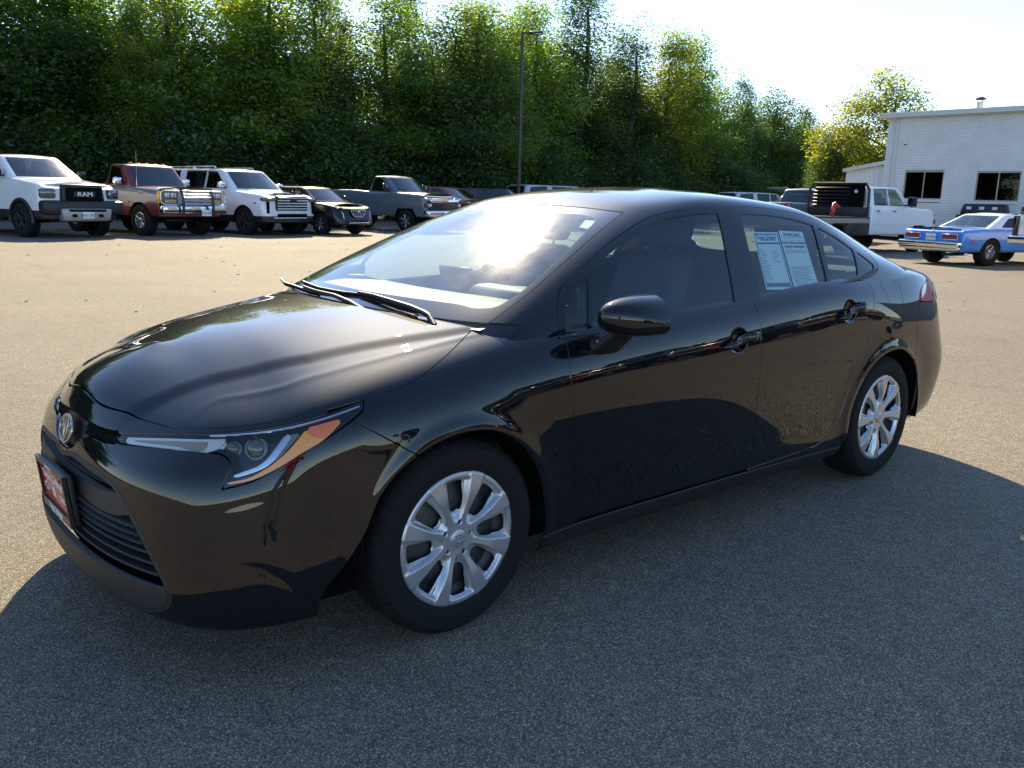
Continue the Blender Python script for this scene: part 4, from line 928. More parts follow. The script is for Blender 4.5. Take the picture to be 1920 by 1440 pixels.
def cnet(s):
    x0,x1,x2,x3=s['ws0'],s['ws1'],s['rw1'],s['rw0']; zb0,zr=s['belt']-.06,s['roof']; Wb,Wt=s['cWb'],s['cWt']; zm=s['belt']; bow=s.get('bow',.17)
    def col(xb,xt,yb,yt,inx):
        H=zr-zm; P0=[(xb-(xt-xb)*.10,yb*1.0,zb0)]
        for f in (0.,.33,.66,.92): P0.append((xb+(xt-xb)*f,yb+(yt-yb)*f,zm+H*f*.97))
        P0+= [(xt+(inx-xt)*.20,yt*.90,zr-.032),(xt+(inx-xt)*.55,yt*.5,zr-.006),(inx,0,zr)]
        return P0
    m=(x1+x2)/2; L=x2-x1; C=[]
    C.append(col(x0-bow,x1-bow*.6,0,0,x1+.12*L)); C.append(col(x0-bow*.75,x1-bow*.45,.5*Wb,.5*Wt,x1+.15*L)); C.append(col(x0+.0,x1,.90*Wb,.90*Wt,x1+.22*L)); C.append(col(x0+.10,x1+.08,Wb*.995,Wt,x1+.3*L))
    for f in (.15,.4,.6,.85):
        C.append(col(x0+.10+(x3-x0-.2)*f,x1+.08+(L-.16)*f,Wb,Wt,x1+(.3+.4*f)*L))
    C.append(col(x3-.10,x2-.08,Wb*.995,Wt,x2-.3*L)); C.append(col(x3,x2,.90*Wb,.90*Wt,x2-.22*L)); C.append(col(x3+.03,x2+.03,.5*Wb,.5*Wt,x2-.15*L)); C.append(col(x3+.04,x2+.04,0,0,x2-.12*L))
    return C
WHEELS={}
def vwheel(style,parent,x,y,r,w,steer=0):
    key=style
    if key not in WHEELS:
        Wt=D.objects.new('wheel',None); link(Wt,parent)
        V,F=tyre_mesh(.40,.235 if style!='old' else .20,.26,nth=72,notch=36); mk('tyre',V,F,M_RUBBER,Wt,angle=40)
        rimr=.238 if style!='old' else .203
        rm={'black':P('rim_black',(.02,.02,.022),.3,.3),'alloy':P('rim_alloy',(.30,.31,.32),.3,.8),'old':P('rim_old_steel',(.42,.43,.44),.3,.8),'chrome':M_CHROME}[style]
        V,F=lathe([(rimr,.118),(rimr-.012,.122),(rimr-.022,.10),(rimr-.03,.03),(.05,.02),(.0001,.02)],40); mk('rim',V,F,rm if style in('old','chrome') else M_STEEL,Wt,angle=35)
        n=6 if style!='old' else 8; parts=[]
        for k in range(n):
            a=2*math.pi*k/n
            for d in ((-.12,.12) if style in('alloy','black') else (0,)):
                p0=np.array([.05*math.cos(a+d*.3),-.095,.05*math.sin(a+d*.3)]); p1=np.array([(rimr-.012)*math.cos(a+d),-.112,(rimr-.012)*math.sin(a+d)])
                parts.append(tube([p0,(p0+p1)/2+np.array([0,-.006,0]),p1],[.022,.017,.017] if n==6 else [.016,.012,.016],6))
        V,F=join(parts); mk('spokes',V,F,rm,Wt,angle=40)
        V,F=lathe([(.065,.06),(.062,.105),(.045,.118),(.0001,.12)],20); mk('hub_cap',V,F,rm,Wt,angle=40)
        WHEELS[key]=Wt; o=Wt
    else: o=copytree(WHEELS[key],parent)
    s=r/.40; o.scale=(s,w/.26,s); o.location=(x,y,r-.008); o.rotation_euler=(0,random.uniform(0,6),(math.pi if y>0 else 0)+steer); o.parent=parent
    return o
def vehicle(name,label,cat,s,loc,heading,group=None):
    rz=math.atan2(heading[1],heading[0])-math.pi; V0=empty(name,(loc[0],loc[1],0),rz); sc=s.get('scale',1); V0.scale=(sc,sc,sc); tag(V0,label,cat,group)
    st=s.get('step',.045); pm=s['paint']; wb=s['wb']; r=s['R']; zc=r-.01
    D0=vnet(s); Pb,us,vs,C=surf(D0,st); S_=Surf(Pb,us,vs)
    ar=r+s.get('agap',.075); arches=[]
    for cx in (0,wb):
        if s.get('flatarch'):
            pts=[(cx-ar*1.12,-1),(cx-ar*1.10,zc+ar*.35),(cx-ar*.75,zc+ar*.93),(cx+ar*.75,zc+ar*.93),(cx+ar*1.10,zc+ar*.35),(cx+ar*1.12,-1)]
        else: pts=[(cx+ar*math.cos(t),zc+ar*.97*math.sin(t)) for t in np.linspace(math.pi,0,24)]; pts=[(cx-ar,-1)]+pts+[(cx+ar,-1)]
        arches.append(sdf(S_.x,S_.z,pts))
    ga=np.minimum(*arches); ga=np.where(np.abs(S_.y)>.5*s['W'],ga,1)
    seams=np.full(S_.x.shape,9.)
    for ln in s.get('seams',[]): seams=np.minimum(seams,dline(S_.x,S_.z,ln))
    seams=np.where(S_.v<6.8,seams,9); sw=s.get('seamw',.008)
    if 'gapx' in s: seams=np.minimum(seams,np.abs(S_.x-s['gapx'])-.012+sw)
    gt=np.full(S_.x.shape,-1.)
    if 'bed' in s: gt=np.where(S_.v>6.6,-np.maximum.reduce([s['bed'][0]-S_.x,S_.x-s['bed'][1],np.abs(S_.y)-(s['W']-.09)]),-1)
    gb=np.maximum.reduce([-ga,-seams+sw,gt])
    low=s.get('low')
    if low:
        panel('body',S_,np.maximum(gb,low[0]-S_.z),pm,V0,'full',.03); panel('lower_body',S_,np.maximum(gb,S_.z-low[0]),low[1],V0,'full',.03)
    else: panel('body',S_,gb,pm,V0,'full',.03)
    panel('inner_shell',S_,np.maximum(-ga+.02,gt if 'bed' in s else -1.),M_DARK,V0,'full',0,off=-.035)
    if 'bed' in s: box('cargo_bed',(s['bed'][1]-s['bed'][0],2*s['W']-.2,.05),((s['bed'][0]+s['bed'][1])/2,0,.85),M_MATTE,V0)
    if 'two' in s:
        c=s['two']; panel('painted_side',S_,np.maximum.reduce([gb,c[0]-S_.z,S_.z-c[1],np.where(S_.v<6.9,-1.,1.),np.where((S_.u>3.2),-1.,1.)]),c[2],V0,'both',0,off=.004)
        panel('hood_skin',S_,np.maximum.reduce([np.where(S_.v>6.9,-1.,1.),S_.x-s['ws0']-.1,c[3]-S_.x]),c[4],V0,'full',0,off=.004); 
        panel('hood_nose_skin',S_,np.maximum.reduce([np.where(S_.v>6.9,-1.,1.),S_.x-c[3]-.0]),c[5],V0,'full',0,off=.004)
    if s.get('flare'):
        for cx in (0,wb):
            for sg in (-1,1):
                t=np.linspace(math.pi+.12,-.12,26); pts=[(cx+(ar+.01)*math.cos(a),sg*(s['W']+.0),zc+(ar+.01)*.97*math.sin(a)) for a in t]
                tubeobj('wheel_flare',pts,.045,s['flare'],V0,8)
    for cx in (0,wb):
        for sg in (-1,1):
            V=[];F=[];th=np.linspace(-.1,math.pi+.1,14)
            for t in th:
                for yy,rr in ((s['W']-.04,ar+.02),(s['W']-.42,ar+.02),(s['W']-.43,.05)): V.append((cx+rr*math.cos(t),sg*yy,zc+rr*math.sin(t)))
            for i in range(13):
                for j in range(2): F.append((i*3+j,i*3+j+1,i*3+j+4,i*3+j+3))
            mk('wheel_arch_liner',V,F,M_DARK,V0)
    tw=s.get('tw',.27)
    for cx in (0,wb):
        for sg in (-1,1): vwheel(s['wheel'],V0,cx,sg*(s['W']-tw/2-.02+s.get('poke',0)),r*(s.get('rr',1) if cx else 1),tw)
    box('underbody',(s['Lr']-s['Lf']-.5,1.2*s['W'],.12),((s['Lr']+s['Lf'])/2,0,s['zb']+.06),M_DARK,V0)
    tubeobj('axle',[(0,-s['W']*.7,zc),(0,s['W']*.7,zc)],.06,M_STEEL,V0); tubeobj('axle',[(wb,-s['W']*.7,zc),(wb,s['W']*.7,zc)],.06,M_STEEL,V0)
    # cabin
    Pc,cu,cv,CC=surf(cnet(s),st*.8); K=Surf(Pc,cu,cv); z0=s['belt']+.035; z1=s['roof']-s.get('hdr',.085)
    ws=np.maximum.reduce([z0-K.z,K.z-z1,np.where(K.u<2.35,-1.,1.)]); Wm=lambda z:np.interp(z,[s['belt'],s['roof']],[s['cWb']*.90,s['cWt']*.90])
    ws=np.maximum.reduce([z0-K.z,K.z-z1,np.abs(K.y)-(Wm(K.z)-.03),np.where(K.x<s['ws1']+.25,-1.,1.),np.where(K.u<3.,-1.,1.)])
    rw=np.maximum.reduce([z0-K.z,K.z-z1,np.abs(K.y)-(Wm(K.z)-.05),np.where(K.u>8.3,-1.,1.)])
    side=(K.u>2.75)&(K.u<8.6); pn=[np.where(side,sdf(K.x,K.z,p),1.) for p in s['windows']]
    gc=np.maximum.reduce([-ws,-rw]+[-p for p in pn]+[s['belt']-.05-K.z])
    if 'roofcol' in s: panel('cab_roof',K,gc,s['roofcol'],V0,'full',.02)
    else: panel('cab',K,gc,pm,V0,'full',.02)
    panel('windshield',K,ws-.003,M_VGW,V0,'full',0,off=-.006); panel('rear_window',K,rw-.003,s.get('sg',M_VG),V0,'full',0,off=-.006)
    for p in pn: panel('side_window',K,p-.003,s.get('sg',M_VG),V0,'both',0,off=-.008)
    if s.get('wtrim',True):
        for p in pn: panel('window_rubber',K,np.maximum(p-.022,-p),M_TRIM,V0,'both',.0,off=.002)
    # cabin interior
    box('cabin_floor',(s['rw0']-s['ws0']-.1,2*s['cWb']-.12,.04),((s['rw0']+s['ws0'])/2,0,s['belt']-.45),M_CABIN,V0)
    for sg in (-1,1):
        box('seat_back',(.16,.5,.62),((s['ws0']+s['ws1'])/2+.75,sg*.42,s['belt']-.05),M_CABIN,V0,rot=(0,R(14),0),bev=.05); box('headrest',(.10,.26,.17),((s['ws0']+s['ws1'])/2+.85,sg*.42,s['belt']+.33),M_CABIN,V0,bev=.04)
    box('dashboard',(.45,2*s['cWb']-.25,.12),(s['ws0']+.32,0,s['belt']-.02),M_CABIN,V0,bev=.04)
    t=np.linspace(0,2*np.pi,20,endpoint=False); xs=(s['ws0']+s['ws1'])/2+.25
    tubeobj('steering_wheel',np.stack([xs+.07*np.sin(t),-.42+.18*np.cos(t),s['belt']+.03+.17*np.sin(t)],-1),.014,M_CABIN,V0,6,True)
    # door mirrors
    if s.get('mir',True):
        for sg in (-1,1):
            mo=D.objects.new('door_mirror',None); link(mo,V0); mx_=s['ws0']+.38; b=s.get('mirs',1.)
            box('mirror_head',(.12,.22*b,.17*b if b<=1 else .30),(mx_,sg*(s['cWb']+.17*b),s['belt']+.13*b),s.get('mirm',M_GLOSSB),mo,bev=.03); box('mirror_arm',(.06,.12,.05),(mx_,sg*(s['cWb']+.03),s['belt']+.05),M_GLOSSB,mo,bev=.015)
    # door handles
    for hx in s.get('handles',[]):
        for sg in (-1,1): box('door_handle',(.17,.03,.035),(hx,sg*(s['W']+.006),s['belt']-.14),s.get('handm',M_TRIM),V0,bev=.012)
    return V0
def plate(parent,x,y,z,txt,front=True,sz=1):
    p=D.objects.new('licence_plate',None); link(p,parent); p.location=(x,y,z); f=-1 if front else 1
    box('plate_sheet',(.008,.31,.16),(0,0,0),M_PLT,p,bev=.002)
    text('plate_number',txt,.085,frame((f*.006,0,-.004),(0,f,0),(0,0,1)),M_INK,p)
    return p
def fbox(parent,name,size,loc,mat,bev=.02,rot=(0,0,0),taper=None): return box(name,size,loc,mat,parent,bev=bev,rot=rot,taper=taper)
HD=(.276,-.961)   # the row on the left stands angled towards the lot
def wheelpoint(px,py,s,hd):
    """front axle centre from the ground point of the front wheel on the passenger side"""
    n=Vector((hd[1],-hd[0])); n=-Vector((-hd[1],hd[0]))  # vehicle's right-hand direction
    sc=s.get('scale',1); c=Vector((px,py))-n*(s['W']-.15)*sc; return (c.x,c.y)
# ---- white pickup with dark nose ----
ram=dict(W=1.02,Lf=-.98,Lr=4.75,zb=.44,topx=[-.98,-.7,.5,.6,2.9,3.0,4.75],topz=[1.20,1.29,1.41,1.43,1.44,1.46,1.46],ws0=.45,ws1=1.35,rw1=2.68,rw0=2.92,belt=1.42,roof=2.02,cWb=.93,cWt=.74,wb=3.57,R=.425,paint=PW,wheel='black',flare=M_TRIM,bed=(3.1,4.65),gapx=3.0,low=(.66,M_TRIM),
  windows=[[(.95,1.47),(1.48,1.88),(1.74,1.92),(1.76,1.47)],[(1.86,1.47),(1.84,1.92),(2.42,1.90),(2.62,1.47)]],seams=[[(.75,.6),(.75,1.38)],[(1.80,.6),(1.80,1.38)],[(2.8,.6),(2.8,1.38)]],handles=[1.6,2.6],handm=PW,scale=1.11,tw=.30,poke=.06,rc=.22)
o=vehicle('pickup_truck','white crew cab pickup with black grille surround and skid bumper at far left','pickup',ram,wheelpoint(4.30,24.0,ram,HD),HD,'vehicles parked along the trees')
fbox(o,'grille_surround',(.20,1.16,.50),(-.93,0,1.06),M_TRIM,.08,taper=(.8,.92)); fbox(o,'grille_mesh',(.05,.92,.34),(-1.03,0,1.05),M_DARK,.05)
fbox(o,'grille_bar',(.06,.56,.15),(-1.05,0,1.06),M_TRIM,.03); text('grille_lettering','RAM',.145,frame((-1.084,0,1.06),(0,-1,0),(0,0,1)),P('bright_letters',(.85,.85,.85),.3),o,.006,1.35)
for sg in (-1,1):
    fbox(o,'headlamp',(.34,.36,.24),(-.80,sg*.80,1.07),M_HLD,.05,rot=(0,0,sg*R(-24))); fbox(o,'headlamp_projector',(.05,.10,.10),(-.985,sg*.72,1.08),M_HL,.04); fbox(o,'turn_signal',(.10,.03,.12),(-.70,sg*.965,1.03),M_AMBER,.01)
    fbox(o,'fog_lamp',(.03,.09,.09),(-1.09,sg*.80,.76),M_HL,.03); fbox(o,'tow_hook',(.05,.15,.09),(-1.13,sg*.34,.55),M_DARK,.02)
    fbox(o,'hood_vent',(.30,.16,.03),(.05,sg*.36,1.305),M_DARK,.01)
fbox(o,'front_bumper',(.36,2.06,.34),(-.93,0,.74),M_TRIM,.08); fbox(o,'skid_plate',(.34,1.22,.32),(-.98,0,.57),P('skid_silver',(.33,.33,.33),.4,.5),.06,taper=(1,1.1)); fbox(o,'bumper_slot',(.1,.94,.05),(-1.13,0,.675),M_DARK,.01)
plate(o,-1.165,.0,.56,'8HD TB1')
# ---- old two-tone pickup with brush guard ----
chv=dict(W=.975,Lf=-.86,Lr=4.3,zb=.50,topx=[-.86,-.7,.4,.5,1.75,1.85,4.3],topz=[1.18,1.20,1.25,1.26,1.28,1.33,1.33],ws0=.38,ws1=.86,rw1=1.50,rw0=1.66,belt=1.27,roof=1.86,cWb=.88,cWt=.74,wb=2.98,R=.41,paint=PGR2,wheel='old',bed=(1.95,4.2),gapx=1.80,low=(.86,PR),rc=.10,roofcol=PR,
  windows=[[(.74,1.32),(1.02,1.74),(1.42,1.78),(1.48,1.32)]],seams=[[(.42,.66),(.42,1.22)],[(1.62,.66),(1.62,1.22)]],handles=[1.45],two=(.86,1.16,PGR2,-.35,PR,PTAN),mirm=M_CHROME,bow=.08,tw=.30,poke=.03,scale=1.14)
o=vehicle('pickup_truck','old red and grey pickup with chrome brush guard and tan faded hood','pickup',chv,wheelpoint(7.50,24.3,chv,HD),HD,'vehicles parked along the trees')
fbox(o,'grille_frame',(.08,1.84,.36),(-.87,0,1.00),P('grille_grey',(.10,.10,.105),.4),.02); 
for k in range(6): fbox(o,'grille_slat',(.03,.98,.016),(-.925,0,.87+.05*k),M_CHROME,.004)
for sg in (-1,1):
    for k in range(2): fbox(o,'headlamp',(.04,.155,.115),(-.92,sg*(.60+.18*k),1.06),M_HL,.01)
    fbox(o,'parking_lamp',(.03,.34,.10),(-.915,sg*.69,.90),P('amber_clear',(.40,.28,.14),.2),.01); fbox(o,'corner_lamp',(.12,.03,.28),(-.80,sg*.955,1.0),M_AMBER,.01)
    g=[(-1.10,sg*.46,.56),(-1.14,sg*.46,.8),(-1.13,sg*.46,1.0),(-1.04,sg*.46,1.21)]; tubeobj('guard_upright',g,.034,M_TRIM,o,8)
    lp=[(-1.03,sg*.50,1.20),(-1.0,sg*.88,1.20),(-.95,sg*.99,1.12),(-.95,sg*.99,.88),(-1.0,sg*.88,.82),(-1.03,sg*.50,.82)]; tubeobj('guard_loop',smooth3(lp,4),.016,M_CHROME,o,8)
for k in range(5): tubeobj('guard_bar',[(-1.10,-.46,.84+.085*k),(-1.10,.46,.84+.085*k)],.013,M_CHROME,o,8)
fbox(o,'front_bumper',(.16,1.98,.22),(-.95,0,.70),M_CHROME,.05); fbox(o,'bumper_strip',(.04,1.9,.05),(-1.035,0,.66),M_TRIM,.01)
for yy in (-.72,.0,.72): fbox(o,'bumper_lamp',(.02,.26,.07),(-1.035,yy,.735),P('warm_lens',(.75,.62,.42),.3),.01)
plate(o,-1.16,-.22,.62,'5PG1V87')
for yy in (-.5,-.25,0,.25,.5): fbox(o,'roof_marker',(.10,.06,.035),(.98,yy,1.865),M_AMBER,.012)
tubeobj('antenna',[(.30,.80,1.26),(.22,.82,2.15)],.004,M_CHROME,o,5)
# ---- white large suv ----
sub_=dict(W=1.02,Lf=-.95,Lr=4.55,zb=.36,topx=[-.95,-.7,.4,.6,4.4,4.55],topz=[1.10,1.16,1.24,1.27,1.31,1.31],ws0=.42,ws1=1.15,rw1=4.15,rw0=4.42,belt=1.28,roof=1.90,cWb=.94,cWt=.76,wb=3.4,R=.405,paint=PW,wheel='black',low=(.56,M_TRIM),rc=.20,
  windows=[[(.84,1.33),(1.30,1.77),(1.72,1.80),(1.72,1.33)],[(1.80,1.33),(1.80,1.80),(2.72,1.80),(2.72,1.33)],[(3.02,1.33),(3.02,1.80),(3.95,1.78),(4.15,1.33)]],seams=[[(.70,.5),(.70,1.24)],[(1.76,.5),(1.76,1.25)],[(2.85,.5),(2.80,1.25)]],handles=[1.55,2.62],handm=PW,mirm=M_CHROME,tw=.28,scale=1.11)
o=vehicle('suv','large white suv with wide chrome slat grille and black wheels','suv',sub_,wheelpoint(10.75,24.4,sub_,HD),HD,'vehicles parked along the trees')
fbox(o,'grille_frame',(.12,1.20,.44),(-.91,0,.93),M_TRIM,.05)
for k in range(5): fbox(o,'grille_slat',(.05,1.16,.030),(-.985,0,.77+.078*k),M_CHROME,.01)
fbox(o,'bowtie_badge',(.03,.24,.07),(-1.02,0,1.005),M_GLOSSB,.012)
for sg in (-1,1):
    fbox(o,'headlamp',(.34,.42,.10),(-.80,sg*.80,1.03),M_HLD,.03,rot=(0,0,sg*R(-20))); fbox(o,'air_curtain',(.10,.06,.34),(-.88,sg*.86,.80),M_DARK,.02); fbox(o,'side_marker',(.10,.02,.05),(-.52,sg*1.018,.92),P('marker_red',(.5,.03,.02),.2),.01)
    tubeobj('roof_rail',[(1.5,sg*.70,1.915),(1.6,sg*.71,1.95),(3.8,sg*.71,1.94),(3.95,sg*.70,1.90)],.02,M_CHROME,o,8)
fbox(o,'lower_intake',(.10,1.10,.12),(-.955,0,.57),M_DARK,.03); fbox(o,'bumper_strip',(.06,1.5,.03),(-.985,0,.51),M_CHROME,.01); fbox(o,'antenna_fin',(.20,.04,.07),(3.4,0,1.93),PW,.02,taper=(.4,.6))
# ---- dark compact suv ----
xt=dict(W=.94,Lf=-.92,Lr=3.68,zb=.34,topx=[-.92,-.7,.25,.45,3.3,3.68],topz=[.90,.97,1.06,1.09,1.14,1.10],ws0=.28,ws1=1.05,rw1=2.75,rw0=3.35,belt=1.10,roof=1.60,cWb=.86,cWt=.66,wb=2.78,R=.365,paint=PB,wheel='alloy',low=(.42,M_TRIM),rc=.30,ftilt=.14,
  windows=[[(.74,1.15),(1.15,1.47),(1.60,1.51),(1.62,1.15)],[(1.70,1.15),(1.69,1.51),(2.35,1.48),(2.55,1.15)],[(2.65,1.17),(2.48,1.46),(2.75,1.42),(2.98,1.2)]],seams=[[(.62,.45),(.60,1.05)],[(1.66,.45),(1.66,1.08)],[(2.45,.7),(2.60,1.1)]],handles=[1.45,2.4],handm=PB,tw=.24)
o=vehicle('compact_suv','dark navy compact suv with vertical lamp strips and mesh grille','suv',xt,wheelpoint(13.35,24.2,xt,HD),HD,'vehicles parked along the trees')
gm=mk('grille_outline',*tube([(-.905,-.36,.86),(-.905,.36,.86),(-.925,.30,.70),(-.93,.18,.62),(-.93,-.18,.62),(-.925,-.30,.70)],.016,6,True),M_CHROME,o); fbox(o,'grille_mesh',(.06,.62,.22),(-.895,0,.745),M_DARK,.06)
for k in range(5):
    for j in range(7): fbox(o,'grille_stud',(.02,.045,.016),(-.928,-.26+.087*j,.67+.04*k),M_CHROME,.004)
fbox(o,'crest_badge',(.03,.10,.06),(-.94,0,.80),M_CHROME,.012)
for sg in (-1,1):
    tubeobj('light_strip',[(-.52,sg*.80,.90),(-.74,sg*.72,.86),(-.84,sg*.66,.72),(-.86,sg*.64,.55)],.014,P('strip_lamp',(.8,.8,.8),.2,.3),o,6); fbox(o,'headlamp',(.26,.24,.07),(-.66,sg*.70,.90),M_HLD,.03,rot=(0,0,sg*R(-32)))
    tubeobj('roof_rail',[(1.3,sg*.60,1.60),(1.4,sg*.61,1.64),(2.7,sg*.60,1.62),(2.85,sg*.59,1.57)],.016,M_GLOSSB,o,6)
fbox(o,'bumper_strip',(.05,1.0,.03),(-.95,0,.42),M_CHROME,.01)
# ---- grey heavy duty pickup ----
sil=dict(W=1.03,Lf=-1.02,Lr=4.75,zb=.55,topx=[-1.02,-.8,.45,.55,1.95,2.05,4.75],topz=[1.30,1.36,1.42,1.43,1.44,1.48,1.48],ws0=.46,ws1=1.10,rw1=1.72,rw0=1.90,belt=1.42,roof=2.03,cWb=.94,cWt=.77,wb=3.6,R=.41,paint=PG,wheel='alloy',bed=(2.1,4.65),gapx=2.0,rc=.16,
  windows=[[(.85,1.47),(1.28,1.92),(1.66,1.94),(1.70,1.47)]],seams=[[(.72,.6),(.72,1.38)],[(1.84,.6),(1.84,1.38)]],handles=[1.62],handm=PG,flatarch=True,mirs=1.25,mirm=M_GLOSSB,tw=.27,scale=1.05)
o=vehicle('pickup_truck','slate grey regular cab heavy pickup with tall tow mirrors','pickup',sil,wheelpoint(17.9,25.8,sil,HD),HD,'vehicles parked along the trees')
def hd_front(o,pm,s):
    fbox(o,'grille_frame',(.14,1.66,.46),(-1.0,0,1.00),M_TRIM,.05); fbox(o,'grille_bar',(.08,1.70,.12),(-1.06,0,1.14),M_CHROME,.03); fbox(o,'bowtie_badge',(.03,.30,.09),(-1.11,0,1.14),P('badge_gold',(.55,.38,.08),.3,.6),.015)
    for k in range(3): fbox(o,'grille_slat',(.04,1.30,.03),(-1.07,0,.85+.075*k),M_GLOSSB,.008)
    for sg in (-1,1):
        fbox(o,'headlamp',(.30,.34,.10),(-.90,sg*.86,1.20),M_HL,.03); fbox(o,'lower_lamp',(.22,.22,.18),(-.94,sg*.90,.98),M_HLD,.03); fbox(o,'turn_signal',(.05,.16,.09),(-1.05,sg*.88,.98),M_HL,.01)
    fbox(o,'front_bumper',(.28,2.10,.26),(-1.02,0,.68),M_CHROME if pm is PG else M_TRIM,.07); fbox(o,'hood_scoop',(.10,.80,.07),(-.55,0,1.405),M_DARK,.03)
hd_front(o,PG,sil)
for sg in (-1,1):
    box('mirror_glass',(.01,.20,.10),(.79,sg*1.15,1.62),M_CHROME,o)
# ---- vehicles further back, mostly hidden ----
far1=dict(xt); far1.update(scale_=0,paint=car_paint('dull_red',(.16,.03,.02)),scale=1.16,step=.08)
vehicle('parked_suv','faded red suv mostly hidden behind the grey heavy pickup','suv',far1,(24.6,30.2),HD)
far2=dict(sub_); far2.update(paint=PGD,step=.08,scale=.98,low=(.56,PGD))
vehicle('parked_suv','dark grey suv half hidden behind the sedan windshield','suv',far2,(29.0,31.0),(.55,-.835))
far3=dict(sub_); far3.update(paint=PSV,step=.08,scale=1.12,low=(.56,PSV))
vehicle('parked_suv','silver suv roof just showing left above the sedan roof','suv',far3,(33.8,31.8),(.99,-.1))
far4=dict(sub_); far4.update(paint=PSV,step=.08,scale=1.21,low=(.5,PSV))
vehicle('parked_van','silver van roof barely showing in the middle above the sedan roof','van',far4,(43,32.2),(.3,-.95))
far5=dict(sub_); far5.update(paint=PSV,step=.08,scale=1.14,low=(.5,PSV))
vehicle('parked_van','silver van showing right of the middle above the sedan roof','van',far5,(50.6,30.2),(.98,-.2))
far6=dict(xt); far6.update(paint=PG,step=.08,scale=1.38)
o=vehicle('parked_car','blue grey car with raised hatch behind the sedan roof','car',far6,(54.5,28.6),(.98,-.2))
fbox(o,'raised_hatch',(.9,1.2,.05),(3.55,0,1.72),PSV,.02,rot=(0,R(-12),0))
# ---- dark crew pickup and white flatbed on the right ----
HR=(.985,-.17)
dk=dict(ram); dk.update(paint=PGD,flare=None,low=None,scale=1.05,wheel='alloy',R=.41,belt=1.36,roof=1.96,rc=.16,topz=[1.17,1.24,1.35,1.36,1.37,1.42,1.42])
dk['windows']=[[(x,z-.06) for x,z in p] for p in dk['windows']]
o=vehicle('pickup_truck','dark grey crew cab pickup seen from behind near the shed','pickup',dk,(33.0,16.2),(.998,-.06))
for sg in (-1,1): fbox(o,'tail_lamp',(.06,.16,.40),(4.74,sg*.92,1.15),M_REDL,.02)
fbox(o,'tailgate',(.04,1.55,.50),(4.76,0,1.12),PGD,.02); fbox(o,'rear_bumper',(.2,2.0,.2),(4.78,0,.68),M_CHROME,.05); fbox(o,'rear_glass_frame',(.02,1.1,.02),(2.93,0,1.42),M_TRIM,.004)
fl=dict(W=1.03,Lf=-1.02,Lr=2.98,zb=.55,topx=[-1.02,-.8,.45,.55,2.98],topz=[1.30,1.36,1.40,1.41,1.43],ws0=.46,ws1=1.12,rw1=2.72,rw0=2.88,belt=1.42,roof=2.03,cWb=.94,cWt=.77,wb=4.05,R=.41,paint=PW,wheel='black',rc=.16,sg=glass('clear_side_glass',(.40,.50,.44)),
  windows=[[(.85,1.47),(1.30,1.92),(1.74,1.94),(1.76,1.47)],[(1.84,1.47),(1.83,1.94),(2.55,1.92),(2.62,1.47)]],seams=[[(.72,.6),(.72,1.38)],[(1.80,.6),(1.80,1.38)],[(2.75,.6),(2.75,1.38)]],handles=[1.62,2.55],flatarch=True,mirs=1.25,tw=.27)
o=vehicle('flatbed_truck','white crew cab truck with black flatbed and headache rack','truck',fl,(27.3,11.25),(.998,-.06)); hd_front(o,PW,fl)
fbox(o,'flatbed_deck',(2.9,2.3,.10),(4.6,0,1.05),M_TRIM,.02); fbox(o,'deck_rail',(2.9,.05,.14),(4.6,1.13,.98),P('rail_tan',(.30,.26,.20),.6),.01)
fbox(o,'side_box',(1.2,.45,.42),(3.7,.9,.75),M_TRIM,.02)
for sg in (-1,1): tubeobj('rack_post',[(3.15,sg*1.05,1.1),(3.15,sg*1.02,1.9),(3.15,sg*.88,2.08)],.04,M_TRIM,o,8)
tubeobj('rack_top',[(3.15,-.88,2.08),(3.15,.88,2.08)],.045,M_TRIM,o,8)
for k in range(6): fbox(o,'rack_louvre',(.03,1.25,.055),(3.15,-.25,1.42+.105*k),M_TRIM,.008,rot=(0,R(35),0))
fbox(o,'rack_panel',(.03,2.0,.36),(3.15,0,1.20),M_TRIM,.01); fbox(o,'rack_dark_backing',(.015,1.7,.70),(3.10,0,1.70),M_DARK,.005); V,F=lathe([(.06,0),(.055,.03),(.0001,.04)],14); mk('work_lamp',np.c_[3.2-V[:,1]*-1,V[:,0]+.62,V[:,2]+1.85],F,M_HL,o)  # dark panel added behind the louvres, standing in for the cab's rear window
jk=mk('red_jack',*join([tube([(4.55,.75,1.1),(4.48,.75,1.48)],.06,8),tube([(4.48,.75,1.48),(4.30,.8,1.36)],.045,8)]),P('red_iron',(.55,.03,.03),.4)); jk.parent=o; jk.name='deck_winch'
# ---- blue coupe with white top ----
nv=dict(W=.92,Lf=-.90,Lr=3.93,zb=.34,topx=[-.90,-.6,.4,.6,2.3,2.9,3.6,3.93],topz=[.82,.87,.90,.91,.94,.94,.92,.87],ws0=.36,ws1=.92,rw1=1.98,rw0=2.86,belt=.92,roof=1.33,cWb=.80,cWt=.60,wb=2.82,R=.345,rr=1.05,paint=PBL,wheel='old',roofcol=PW,rc=.12,rtilt=.02,tk=.95,hdr=.07,sg=glass('old_clear_glass',(.50,.56,.45)),
  windows=[[(.72,.96),(1.0,1.20),(1.58,1.235),(1.60,.96)],[(1.70,.96),(1.69,1.235),(1.98,1.20),(2.36,.97)]],seams=[[(.62,.42),(.60,.87)],[(1.62,.42),(1.62,.90)]],handles=[1.48],handm=M_CHROME,mir=False,wtrim=False,tw=.25,flatarch=False,agap=.05,scale=.99)
o=vehicle('vintage_coupe','bright blue vintage coupe with white roof and chrome rear bumper','car',nv,(25.0,6.1),(.961,-.276))
